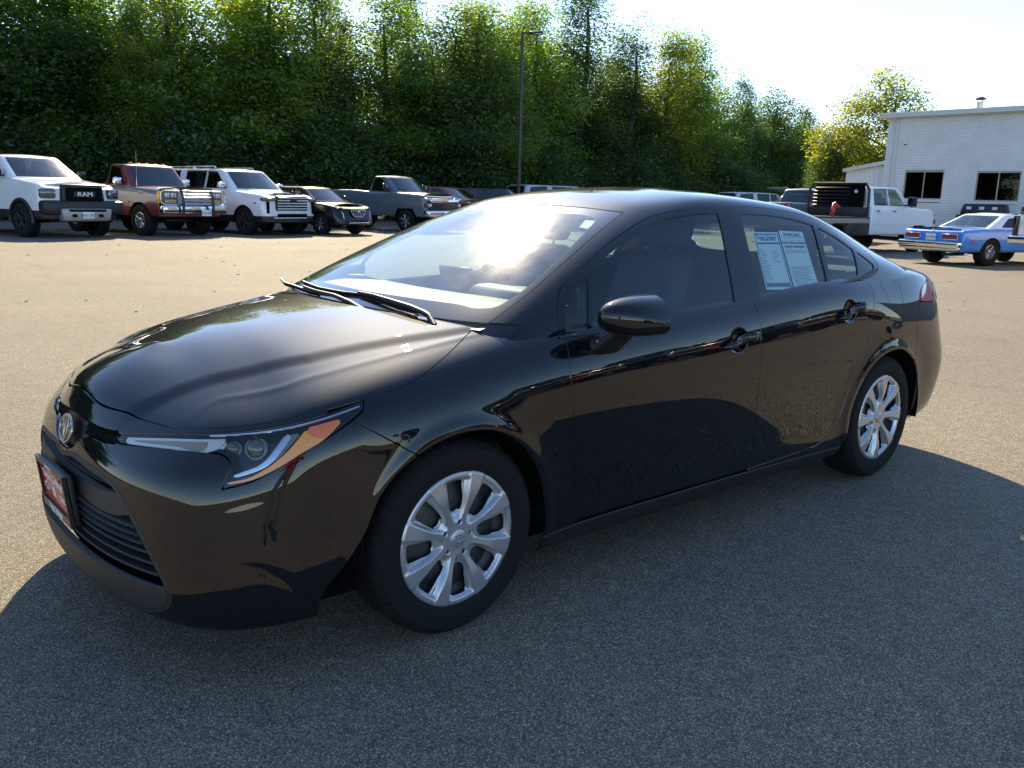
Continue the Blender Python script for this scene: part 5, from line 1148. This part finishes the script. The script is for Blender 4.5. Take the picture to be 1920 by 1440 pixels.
for sg in (-1,1):
    fbox(o,'tail_lamp',(.04,.46,.12),(3.925,sg*.56,.715),P('old_red_lens',(.22,.03,.025),.25),.01); mk('lamp_frame',*tube([(3.945,sg*.32,.65),(3.945,sg*.80,.65),(3.945,sg*.80,.78),(3.945,sg*.32,.78)],.012,6,True),M_CHROME,o); fbox(o,'side_marker',(.10,.02,.04),(3.55,sg*.925,.64),M_REDL,.005)
fbox(o,'rear_bumper',(.16,1.86,.15),(3.99,0,.52),M_CHROME,.04); fbox(o,'bumper_lower',(.12,1.80,.09),(3.97,0,.42),M_CHROME,.03); plate(o,3.95,0,.70,'JL5 X826',False); fbox(o,'trunk_emblem',(.03,.05,.04),(3.90,0,.885),M_CHROME,.01)
mk('exhaust_pipe',*tube([(3.1,.35,.28),(3.9,.38,.28)],.03,8),M_STEEL,o)
# ---- tail of a white pickup at the right edge ----
wt=dict(chv); wt.update(paint=PW,low=None,roofcol=PW,wheel='chrome',R=.45,zb=.66,poke=.10,tw=.34,scale=1.0); wt.pop('two')
o=vehicle('pickup_truck','white pickup tailgate with big off-road tyre at the right edge','pickup',wt,(24.6,2.85),(.95,-.31))
for sg in (-1,1): fbox(o,'tail_lamp',(.10,.10,.46),(4.28,sg*.93,1.05),P('smoked_lens',(.03,.01,.012),.15,coat=1),.02)
fbox(o,'rear_bumper',(.22,1.95,.18),(4.36,0,.74),M_CHROME,.04); fbox(o,'tailgate',(.05,1.60,.50),(4.31,0,1.05),PW,.02); fbox(o,'tailgate_cap',(.08,1.70,.05),(4.29,0,1.34),M_TRIM,.02); fbox(o,'tailgate_badge',(.02,.22,.05),(4.34,.62,.90),M_TRIM,.005); fbox(o,'hitch',(.3,.08,.08),(4.4,0,.58),M_STEEL,.01)
# ======================= building =======================
BX=37.8; B0,B1=16.95,-14.
bld=empty('brick_building',(BX,B0,0)); tag(bld,'single storey white painted brick building with two dark windows behind the blue coupe','building')
M_BRK=P('white_painted_brick',(.70,.70,.68),.75); _n=noise(M_BRK,1.2,5,.6); nodes(M_BRK)[1].new(ramp(M_BRK,_n.outputs[0],[(.3,(.74,.74,.72)),(.7,(.86,.86,.85))]).outputs[0],nodes(M_BRK)[0]['Principled BSDF'].inputs['Base Color']); _b=noise(M_BRK,40,3); bump(M_BRK,_b.outputs[0],.3,.004)
M_MORT=P('painted_mortar',(.36,.36,.35),.95); M_SID=P('white_metal_siding',(.74,.75,.72),.5); M_FAS=P('fascia_paint',(.60,.60,.57),.6); M_WIN=glass('window_pane',(.22,.25,.26),fb=1.33)
def loc(x,y): return x-BX,y-B0
WIN=[(15.97,14.24,1.80,3.01),(12.90,11.15,1.76,2.97),(7.6,5.8,1.76,2.97),(3.4,1.6,1.76,2.97)]
H=5.30
# wall core pieces round the openings
ys=sorted({B0,B1}|{w[0] for w in WIN}|{w[1] for w in WIN},reverse=True)
parts=[]
for a,b in zip(ys,ys[1:]):
    win=[w for w in WIN if abs(w[0]-a)<1e-6]
    segs=[(0,H)] if not win else [(0,win[0][2]),(win[0][3],H)]
    for z0,z1 in segs: parts.append(boxVF((.25,a-b,z1-z0),(.14,(a+b)/2-B0,(z0+z1)/2)))
V,F=join(parts); mk('wall',V,F,M_MORT,bld,smooth=False)
# bricks
VB=[];FB=[]; bw,bh=.205,.0677; rngb=random.Random(5); row=0; z=.02
nb=0
while z<H-.02:
    y=B0-(bw/2 if row%2 else 0)+bw
    while y>2:
        y0=min(y,B0); y1=max(y-bw+.012,2.); y-=bw
        if y0-y1<.03: continue
        if any(y1<w[0]-.01 and y0>w[1]+.01 and z<w[3] and z+bh>w[2]-.1 for w in WIN):
            ok=False
            for w in WIN:
                if y1<w[0]-.01 and y0>w[1]+.01 and z<w[3] and z+bh>w[2]-.1:
                    if y0>w[0]+.03: y1=w[0]; ok=True
                    elif y1<w[1]-.03: y0=w[1]; ok=True
            if not ok: continue
        d=.012+rngb.uniform(-.003,.004); k=len(VB)
        yy0,yy1=y0-B0,y1-B0; zz0,zz1=z,z+bh-.012
        VB+=[(.016,yy0,zz0),(.016,yy1,zz0),(.016,yy1,zz1),(.016,yy0,zz1),(-d,yy0,zz0),(-d,yy1,zz0),(-d,yy1,zz1),(-d,yy0,zz1)]
        FB+=[(k+4,k+7,k+6,k+5),(k,k+4,k+5,k+1),(k+3,k+2,k+6,k+7),(k,k+3,k+7,k+4),(k+1,k+5,k+6,k+2)]; nb+=1
    z+=bh; row+=1
bo=mk('bricks',VB,FB,M_BRK,bld,smooth=False); bo['kind']='stuff'
# sill bricks, windows
for (a,b,z0,z1) in WIN:
    wn=D.objects.new('window',None); link(wn,bld); wn.location=(0,(a+b)/2-B0,(z0+z1)/2); w_,h_=a-b,z1-z0
    for nm,sz,lc in (('frame',(.08,.05,h_),(.06,-w_/2+.025,0)),('frame',(.08,.05,h_),(.06,w_/2-.025,0)),('frame',(.08,w_-.1,.05),(.06,0,h_/2-.025)),('frame',(.08,w_-.1,.05),(.06,0,-h_/2+.025)),('mullion',(.06,.04,h_-.1),(.06,0,0))): box(nm,sz,lc,P('window_alu',(.42,.40,.36),.4,.4),wn)
    for sg in (-1,1): box('pane',(.008,w_/2-.07,h_-.10),(.07,sg*(w_/4-.0),0),M_WIN,wn)
    n=int(w_/.075)
    for k in range(n): box('sill_brick',(.13,.062,.10),(-.01,-w_/2+.075*(k+.5)+.01,-h_/2-.052),M_BRK,wn,rot=(0,R(-8),0))
box('back_wall',(.2,B0-B1-.6,H),(7.5,(B1-B0)/2,H/2),P('workshop_wall',(.10,.09,.08),.9),bld); box('workshop_floor',(7.0,B0-B1-.5,.05),(3.9,(B1-B0)/2,.03),P('workshop_floor',(.12,.12,.12),.8),bld)
box('side_wall',(7.4,.25,H),(3.9,-.14,H/2),M_BRK,bld)
box('end_wall',(7.4,.25,H),(3.9,B1-B0+.14,H/2),M_BRK,bld)
box('roof_slab',(8.6,B0-B1+.5,.10),(3.9,(B1-B0)/2,H+.06),M_FAS,bld); box('fascia',(.06,B0-B1+.6,.22),(-.22,(B1-B0)/2,H+.08),M_FAS,bld,bev=.01); box('roof_edge',(.10,B0-B1+.66,.05),(-.22,(B1-B0)/2,H+.20),M_FAS,bld,bev=.01); box('soffit',(.24,B0-B1+.5,.03),(-.10,(B1-B0)/2,H-.015),M_FAS,bld)
box('downpipe',(.10,.16,H-.1),(-.07,-.45,H/2),M_FAS,bld,bev=.01)
V,F=lathe([(.13,0),(.13,.38),(.16,.40),(.16,.44),(.0001,.46)],20); V=np.c_[V[:,0],V[:,2],-V[:,1]]; mk('roof_vent',V+np.array([.6,-3.58,H+.12]),F,P('galvanised',(.60,.58,.55),.4,.6),bld,angle=40)
V,F=lathe([(.20,0),(.20,.05),(.10,.11),(.0001,.12)],20); V=np.c_[V[:,0],V[:,2],-V[:,1]]; mk('vent_cap',V+np.array([.6,-3.58,H+.64]),F,P('vent_dark',(.05,.06,.05),.5,.5),bld,angle=40)
for k in range(3):
    a=2*math.pi*k/3; mk('vent_strut',*tube([(.6+.12*math.cos(a),-3.58+.12*math.sin(a),H+.5),(.6+.15*math.cos(a),-3.58+.15*math.sin(a),H+.66)],.012,5),M_STEEL,bld)
sc=empty('security_camera',(BX-.10,16.04,4.22)); tag(sc,'small dome security camera on the white brick wall','camera'); box('camera_body',(.16,.12,.12),(0,0,0),M_WHITE,sc,bev=.04); V,F=lathe([(.055,0),(.045,.03),(.0001,.05)],14); mk('camera_dome',np.c_[V[:,0]-.03,V[:,2],V[:,1]-.05],F,M_GLOSSB,sc)
# workshop things behind the panes
cb=empty('workbench',(BX+1.6,12.0,0)); tag(cb,'dark workbench with tools seen through the right window','workbench'); box('bench_top',(.8,1.9,.07),(0,0,1.95),M_STEEL,cb); box('bench_base',(.7,1.7,1.9),(0,0,.96),M_CABIN,cb); box('vise',(.3,.5,.35),(0,-.1,2.15),M_STEEL,cb,bev=.05); mk('lamp_post',*tube([(0,-.2,2.0),(0,-.2,2.85)],.03,6),M_STEEL,cb); mk('wheel_disc',*tube([(0,.5,2.12),(0,.56,2.12)],.14,14),M_CHROME,cb)
# ---- lean-to shed ----
sh=empty('metal_shed',(BX+.5,B0,0)); tag(sh,'low shed of white ribbed metal siding beside the brick building','shed')
for k in range(9):
    y=.15+k*.22; hh=3.36-.17*(y/1.0); box('siding_panel',(.03,.205,hh),(-.0,y-.02,hh/2),M_SID,sh,bev=.004); box('siding_rib',(.05,.03,hh),(-.025,y+.095,hh/2),M_SID,sh,bev=.008)
box('shed_roof',(5.2,2.35,.08),(2.4,.98,3.30),M_FAS,sh,rot=(R(-9.7),0,0)); box('shed_fascia',(.05,2.35,.16),(-.22,.98,3.27),M_FAS,sh,rot=(R(-9.7),0,0)); box('shed_end',(5.,.05,3.0),(2.5,2.05,1.5),M_SID,sh)
# ---- black truck toolbox / bed frame by the wall ----
bx=empty('truck_bed_frame',(36.7,11.95,0)); tag(bx,'black plastic canopy frame standing by the brick wall behind the coupe','truck part'); box('frame_body',(.7,1.75,.45),(0,0,1.42),M_TRIM,bx,bev=.08,taper=(.8,.9)); box('frame_base',(.9,1.9,1.2),(0,0,.6),M_TRIM,bx,bev=.04)
for yy in (-.5,0,.5): box('frame_light',(.02,.20,.12),(-.36,yy,1.47),P('pale_window',(.6,.62,.62),.4),bx,bev=.02)
bo2=empty('bollard',(35.6,10.1,0)); tag(bo2,'dark brown steel post standing beside the black canopy frame','bollard'); V,F=tube([(0,0,0),(0,0,1.55)],.10,14); mk('post',V,F,P('rust_brown',(.06,.035,.025),.7),bo2); box('base_plate',(.3,.3,.02),(0,0,.012),M_STEEL,bo2)
# ---- light pole ----
PX,PY=25.6,28.1
lp=empty('light_pole',(PX,PY,0)); tag(lp,'tall dark steel light pole with flat lamp head before the trees','light pole')
M_POLE=P('bronze_pole',(.035,.03,.028),.45,.3)
mk('pole',*tube([(0,0,.5),(0,0,4.5),(0,0,8.62)],[.085,.075,.062],10),M_POLE,lp,angle=40); mk('pole_base',*tube([(0,0,0),(0,0,.55)],.22,16),P('concrete',(.35,.34,.32),.9),lp,angle=40)
box('arm',(.30,.07,.07),(.12,-.12,8.58),M_POLE,lp,rot=(0,0,R(-45))); box('lamp_head',(.62,.34,.10),(.46,-.40,8.60),M_POLE,lp,rot=(0,R(-3),R(-41)),bev=.03); box('lamp_glass',(.40,.24,.02),(.50,-.43,8.545),M_HL,lp,rot=(0,0,R(-41)))
# ======================= trees =======================
def leaf_mat(name,c0,c1,c2,tr):
    m=D.materials.new(name); m.use_nodes=True; n,l=nodes(m); n.remove(n['Principled BSDF']); out=n['Material Output']
    df=n.new('ShaderNodeBsdfDiffuse'); tl=n.new('ShaderNodeBsdfTranslucent'); gl=n.new('ShaderNodeBsdfGlossy'); gl.inputs['Roughness'].default_value=.45
    nz=noise(m,.55,3,.6); r=ramp(m,nz.outputs[0],[(.32,c0),(.52,c1),(.72,c2)])
    oi=n.new('ShaderNodeObjectInfo'); rr=ramp(m,oi.outputs['Random'],[(0,(.85,.95,.9)),(1,(1.12,1.04,.9))]); col=mixc(m,1.0,r.outputs[0],rr.outputs[0],'MULTIPLY')
    l.new(col,df.inputs[0]); t2=mixc(m,1.0,col,tr,'MULTIPLY'); l.new(t2,tl.inputs[0])
    m1=n.new('ShaderNodeMixShader'); m1.inputs[0].default_value=.55; l.new(df.outputs[0],m1.inputs[1]); l.new(tl.outputs[0],m1.inputs[2])
    m2=n.new('ShaderNodeMixShader'); m2.inputs[0].default_value=.05; l.new(m1.outputs[0],m2.inputs[1]); l.new(gl.outputs[0],m2.inputs[2]); l.new(m2.outputs[0],out.inputs[0]); return m
LEAF=[leaf_mat('broad_leaves',(.045,.080,.022),(.075,.120,.026),(.14,.165,.026),(4.2,4.0,1.5)),
      leaf_mat('dark_leaves',(.030,.054,.022),(.048,.078,.026),(.085,.108,.028),(3.0,3.2,1.5)),
      leaf_mat('turning_leaves',(.065,.098,.022),(.105,.135,.024),(.155,.17,.026),(4.0,3.6,1.2))]
M_BARK=P('bark',(.06,.05,.042),.95); _b=noise(M_BARK,14,5); bump(M_BARK,_b.outputs[0],.6,.02)
def crown(seed,H,Rw,zlo,nl,leaf=.13,shape=1.,droop=.0,cl=34):
    """leaf quads gathered in sprays on uneven lobes; returns V (n*4), spray centres"""
    g=np.random.default_rng(seed); nc=nl//cl; C=[]
    nlobe=20; lob=[]
    for k in range(nlobe):
        f=(k+.5)/nlobe; z=zlo+.5+(H-zlo-.5)*(f**.95); prof=(.80+.25*np.sin(np.pi*min(1,f*1.5)))*(1 if f<.55 else 1-.62*((f-.55)/.45)**1.3); rad=Rw*prof*(.60+.25*g.random()); a=k*2.4+g.random(); off=Rw*prof*.58
        lob.append((off*np.cos(a)*g.uniform(.5,1.1),off*np.sin(a)*g.uniform(.5,1.1),z,max(rad*.72,.45),max((H-zlo)/nlobe*g.uniform(1.3,2.2),.5)))
    lob.append((0,0,H-.9,.7,1.0)); lob=np.array(lob); w=lob[:,3]**2; w/=w.sum()
    idx=g.choice(len(lob),nc,p=w); d=g.normal(size=(nc,3)); d/=np.linalg.norm(d,axis=1,keepdims=True)
    rr=(g.random(nc)**.42)[:,None]; L=lob[idx]; cen=L[:,:3]+d*rr*np.c_[L[:,3],L[:,3],L[:,4]]*g.uniform(.8,1.15,(nc,1))
    cen[:,2]=np.maximum(cen[:,2],.25)
    sz=g.uniform(.22,.52,nc); tilt=g.normal(scale=.35,size=(nc,3))+np.array([0,0,1]); tilt/=np.linalg.norm(tilt,axis=1,keepdims=True)
    c=np.repeat(cen,cl,0); s=np.repeat(sz,cl)[:,None]; t=np.repeat(tilt,cl,0); n=len(c)
    o=g.normal(size=(n,3))*s*np.array([1,1,.75]); o[:,2]-=droop*np.abs(g.normal(size=n))*s[:,0]
    p=c+o; nn=t+g.normal(scale=.55,size=(n,3)); nn/=np.linalg.norm(nn,axis=1,keepdims=True)
    a=np.cross(nn,g.normal(size=(n,3))); a/=np.linalg.norm(a,axis=1,keepdims=True)+1e-9; b=np.cross(nn,a)
    ll=leaf*g.uniform(.7,1.3,(n,1)); wd=ll*g.uniform(.38,.6,(n,1))
    V=np.stack([p-a*ll*.5,p+b*wd*.5-a*ll*.05,p+a*ll*.5-nn*ll*.12,p-b*wd*.5-a*ll*.05],1).reshape(-1,3); return V,lob
def crown_mesh(name,seed,H,Rw,zlo,nl,mat,**k):
    V,lob=crown(seed,H,Rw,zlo,nl,**k); n=len(V)//4; me=D.meshes.new(name); me.vertices.add(len(V)); me.vertices.foreach_set('co',V.astype(np.float32).ravel())
    me.loops.add(4*n); me.loops.foreach_set('vertex_index',np.arange(4*n,dtype=np.int32)); me.polygons.add(n); me.polygons.foreach_set('loop_start',np.arange(0,4*n,4,dtype=np.int32)); me.update(calc_edges=True); me.materials.append(mat); return me,lob
def trunk_mesh(seed,H,lob):
    g=random.Random(seed); parts=[]; pts=[(0,0,-.1)]; x=y=0
    for k in range(1,8): x+=g.uniform(-.12,.12); y+=g.uniform(-.12,.12); pts.append((x,y,H*.86*k/7))
    parts.append(tube(pts,np.linspace(.20,.04,8)*(H/12),9))
    for L in lob[:14]:
        z0=max(.8,L[2]-1.4); k=min(6.9,z0/(H*.86)*7); i=int(k); a=np.array(pts[i])+(np.array(pts[i+1])-np.array(pts[i]))*(k-i) if i<7 else np.array(pts[7]); b=np.array([L[0],L[1],L[2]]); m=(a+b)/2+np.array([0,0,.25])
        parts.append(tube([a,m,b,b+(b-m)*.5],[.07,.05,.03,.01],6))
    V,F=join(parts); me=D.meshes.new('trunk'); me.from_pydata(V.tolist(),[],[list(f) for f in F]); me.polygons.foreach_set('use_smooth',np.ones(len(F),bool)); me.materials.append(M_BARK); return me
KIND=[]
for sd_,H,Rw,zlo,nl,mt,kw in ((11,13.0,3.1,.3,40000,0,dict(leaf=.19)),(12,12.4,2.9,.2,40000,1,dict(leaf=.17,droop=.3)),(13,13.2,2.7,.4,36000,0,dict(leaf=.18)),(14,11.0,3.1,.2,40000,1,dict(leaf=.16,droop=.7)),(15,10.2,4.0,.6,44000,2,dict(leaf=.17)),(16,14.5,2.3,.2,40000,1,dict(leaf=.14,droop=.9)),(17,3.4,1.5,.0,9000,1,dict(leaf=.15)),(18,12.6,2.9,.3,38000,2,dict(leaf=.17))):
    cm,lob=crown_mesh('crown',sd_,H,Rw,zlo,nl,LEAF[mt],**kw); KIND.append((cm,trunk_mesh(sd_,H,lob),H))
def tree(kind,x,y,h,name,label,group=None,rz=None,wid=1.):
    cm,tm,H=KIND[kind]; t=empty(name,(x,y,0),random.uniform(0,6.28) if rz is None else rz); s=h/H; t.scale=(s*wid,s*wid,s); tag(t,label,'tree' if kind!=6 else 'shrub',group)
    for nm,me in (('trunk',tm),('crown',cm)):
        o=D.objects.new(nm,me); link(o,t)
    return t
rt_=random.Random(21)
LB='leafy green tree in the unbroken row behind the parked vehicles'; GRP='row of trees behind the parked vehicles'
x=-30.
k=0
while x<38:
    tree([0,1,2,3,0,2][k%6],x,41.3+rt_.uniform(-.8,1.2),rt_.uniform(12.1,13.1)+(4.5 if x<6 else 0),'leafy_tree',LB,GRP,wid=rt_.uniform(1.15,1.5)); x+=rt_.uniform(3.6,4.6); k+=1
for x in np.arange(-30,44,5.2): tree([1,0,3,2][int(x)%4],x+rt_.uniform(-1,1),46.8+rt_.uniform(-1,1.5),rt_.uniform(13.2,15.5)+(4.5 if x<8 else 0),'leafy_tree','tall tree of the second row rising behind the front trees','second row of trees')
tree(7,12.4,39.3,9.2,'leafy_tree','smaller tree with yellowing leaves standing in front of the dark row')
tree(2,32.6,39.8,12.6,'leafy_tree','bright green tall tree just left of the light pole',wid=1.3)
tree(2,38.8,42.2,13.8,'leafy_tree','airy light green tree right behind the light pole',wid=1.3)
tree(5,43.8,42.6,16.8,'cedar_tree','tallest dark narrow tree right of the light pole reaching out of the picture',wid=1.4)
tree(5,48.2,42.0,13.6,'cedar_tree','dark bushy tree leaning against the tallest dark tree',wid=1.8)
tree(7,52.2,41.5,13.5,'leafy_tree','tree with brownish yellow leaves in the middle of the row',wid=1.25)
tree(0,56.2,42.6,13.9,'leafy_tree','bright green tree with feathery top at the end of the high row',wid=1.2)
tree(3,60.8,43.2,11.0,'leafy_tree','drooping green tree at the step down of the row',wid=1.25)
tree(1,64.5,43.6,11.8,'leafy_tree','slim pointed tree in the low part of the row',wid=1.0)
tree(3,69.5,43.5,11.6,'leafy_tree','wide dark drooping tree left of the yellow tree',wid=1.4)
tree(1,75.0,44.0,10.4,'leafy_tree','dark tree in the dip left of the yellow tree',wid=1.3)
for x,h in ((47,12.6),(51.5,12.2),(55.5,12.0),(60,10.6),(65,10.4),(70,10.4),(75.5,9.6)): tree([1,0,3][int(x)%3],x,47.5+rt_.uniform(-1,1),h,'leafy_tree','green tree filling the gaps behind the right part of the row','trees behind the right part of the row',wid=1.45)
tree(4,60.2,28.6,10.6,'leafy_tree','round yellow green tree behind the metal shed',wid=1.3)
tree(3,57.0,30.6,6.6,'leafy_tree','low green tree at the foot of the yellow tree')
for x in np.arange(76,150,6.): tree([0,3,1][int(x)%3],x,46+rt_.uniform(-3,3),rt_.uniform(9,11),'leafy_tree','distant tree of the row that runs on behind the building','trees behind the building')
for x in np.arange(-17,60,3.1): tree(6,x+rt_.uniform(-1,1),38.6+rt_.uniform(-.5,1.2),rt_.uniform(3.2,5.2),'shrub','leafy shrub in the undergrowth at the foot of the tree row','undergrowth shrubs',wid=1.25)
for x in np.arange(60,92,4.): tree(6,x+rt_.uniform(-1,1),39.5+rt_.uniform(-.5,1.2),rt_.uniform(3.,4.6),'shrub','leafy shrub in the undergrowth at the foot of the tree row','undergrowth shrubs',wid=1.35)
# ======================= what stands behind the photographer (seen mirrored in the paint) =======================
def clone(src,name,label,loc,heading,group=None,sc=1.0):
    c=copytree(src); c.name=name; c.location=(loc[0],loc[1],0); c.rotation_euler=(0,0,math.atan2(heading[1],heading[0])-math.pi); c.scale=(sc,)*3; tag(c,label,src['category'],group); return c
RB=dict(sil); RB.update(paint=PBK,step=.08)
ob=vehicle('pickup_truck','black heavy pickup with red front plate mirrored in the rear door','pickup',RB,(11.2,-9.4),(-.25,.968)); hd_front(ob,PBK,RB); fbox(ob,'red_plate',(.012,.31,.16),(-1.18,0,.70),M_RED,.003)
for i,(x,y,l) in enumerate(((7.4,-9.3,'black heavy pickup with red front plate mirrored in the front door'),(3.7,-9.8,'black heavy pickup with red front plate mirrored beside the door mirror'),(15.2,-9.3,'black heavy pickup with red front plate mirrored at the rear wheel'),(19.4,-9.5,'black heavy pickup at the end of the row behind the photographer'))): clone(ob,'pickup_truck',l,(x,y),(-.25,.968))
# photographer
def person(loc,rz):
    o=empty('person',loc,rz); tag(o,'person in red polo shirt and grey jeans holding up a phone, mirrored in the bumper','person')
    sk=P('skin',(.45,.27,.19),.55); sh=P('red_cotton',(.32,.02,.025),.85); jn=P('grey_denim',(.09,.11,.14),.9)
    J={'pel':(0,0,.96,.15),'chest':(0,.02,1.28,.165),'neckb':(0,.02,1.46,.075),'neck':(0,.03,1.53,.058),'head':(0,.05,1.64,.088),'crown':(0,.04,1.745,.06),
       'shL':(-.19,.0,1.42,.068),'elL':(-.27,.10,1.20,.048),'wrL':(-.12,.32,1.33,.032),'shR':(.19,.0,1.42,.068),'elR':(.27,.10,1.20,.048),'wrR':(.12,.32,1.33,.032),
       'hipL':(-.10,0,.90,.098),'knL':(-.12,.03,.50,.066),'anL':(-.13,-.02,.09,.045),'toeL':(-.15,.16,.045,.042),'hipR':(.10,0,.90,.098),'knR':(.12,.03,.50,.066),'anR':(.13,-.02,.09,.045),'toeR':(.15,.16,.045,.042)}
    E=[('pel','chest'),('chest','neckb'),('neckb','neck'),('neck','head'),('head','crown'),('chest','shL'),('shL','elL'),('elL','wrL'),('chest','shR'),('shR','elR'),('elR','wrR'),('pel','hipL'),('hipL','knL'),('knL','anL'),('anL','toeL'),('pel','hipR'),('hipR','knR'),('knR','anR'),('anR','toeR')]
    V=[J[k][:3] for k in J]; Rr=[J[k][3] for k in J]; ks=list(J)
    for side,sx in (('L',-1),('R',1)):
        wr=Vector(J['wr'+side][:3]); pb=len(V); V.append(tuple(wr+Vector((-sx*.03,.06,.03)))); Rr.append(.030); ks.append('palm'+side); E.append(('wr'+side,'palm'+side))
        for f,(dx,l) in enumerate(((-.024,.030),(-.008,.034),(.008,.032),(.024,.026))):
            a=wr+Vector((-sx*.035,.085,.03+dx)); b=a+Vector((-sx*.012,l,.0)); c=b+Vector((-sx*.026,.006,0))
            prev='palm'+side
            for q,(p,r) in enumerate(((a,.0095),(b,.009),(c,.008))): n=f'f{side}{f}{q}'; V.append(tuple(p)); Rr.append(r); ks.append(n); E.append((prev,n)); prev=n
        t1=wr+Vector((-sx*.05,.05,.058)); t2=t1+Vector((-sx*.02,.03,.012)); 
        for q,p in enumerate((t1,t2)): n=f't{side}{q}'; V.append(tuple(p)); Rr.append(.010); ks.append(n); E.append(('palm'+side if q==0 else f't{side}0',n))
    me=D.meshes.new('body'); me.from_pydata(V,[(ks.index(a),ks.index(b)) for a,b in E],[]); b=D.objects.new('body',me); link(b,o)
    b.modifiers.new('skin','SKIN'); 
    for v,r in zip(me.skin_vertices[0].data,Rr): v.radius=(r,r)
    me.skin_vertices[0].data[0].use_root=True
    b.modifiers.new('sub','SUBSURF').levels=2
    dg=bpy.context.evaluated_depsgraph_get(); m2=D.meshes.new_from_object(b.evaluated_get(dg)); b.modifiers.clear(); b.data=m2
    m2.materials.clear()
    for m in (sk,sh,jn,M_TRIM): m2.materials.append(m)
    for p in m2.polygons:
        c=p.center; p.use_smooth=True; arm=abs(c.x)>.215 or c.y>.16
        if c.z<.10: p.material_index=3
        elif c.z<.98: p.material_index=2
        elif c.z<1.49 and not (c.y>.06 and c.z<1.36 and (abs(c.x)>.24 or c.y>.19)): p.material_index=1
        else: p.material_index=0
    g=np.random.default_rng(2); th=np.linspace(0,2*np.pi,24,endpoint=False); rows=[]
    for k,(z,r,fy) in enumerate(((1.60,.080,-.03),(1.66,.100,-.01),(1.72,.098,.02),(1.765,.075,.035),(1.785,.03,.04))): rows.append([(r*.9*math.cos(t),fy+.01+r*math.sin(t)*(1 if math.sin(t)<0 or z>1.70 else .75),z) for t in th])
    gridobj('hair',np.array(rows),P('brown_hair',(.03,.02,.014),.8),o,closed=True)
    for sx in (-1,1): V,F=tube([(sx*.034,.125,1.655),(sx*.034,.136,1.655)],.011,10); mk('eye',V,F,M_WHITE,o)
    mk('nose',*tube([(0,.125,1.665),(0,.152,1.628),(0,.132,1.618)],[.008,.013,.010],8),sk,o); mk('mouth',*tube([(-.026,.128,1.592),(0,.138,1.590),(.026,.128,1.592)],.006,6),P('lips',(.35,.12,.10),.5),o)
    for sx in (-1,1): mk('ear',*tube([(sx*.088,.04,1.625),(sx*.098,.03,1.655),(sx*.09,.03,1.685)],[.008,.012,.008],8),sk,o)
    return o
per=person((-1.80,-3.30,0),R(-30))
ph=box('phone',(.155,.009,.075),(-1.66,-2.99,1.362),M_GLOSSB,None,rot=(0,0,-YAW),bev=.004); tag(ph,'black phone held up at chest height by the person','phone')
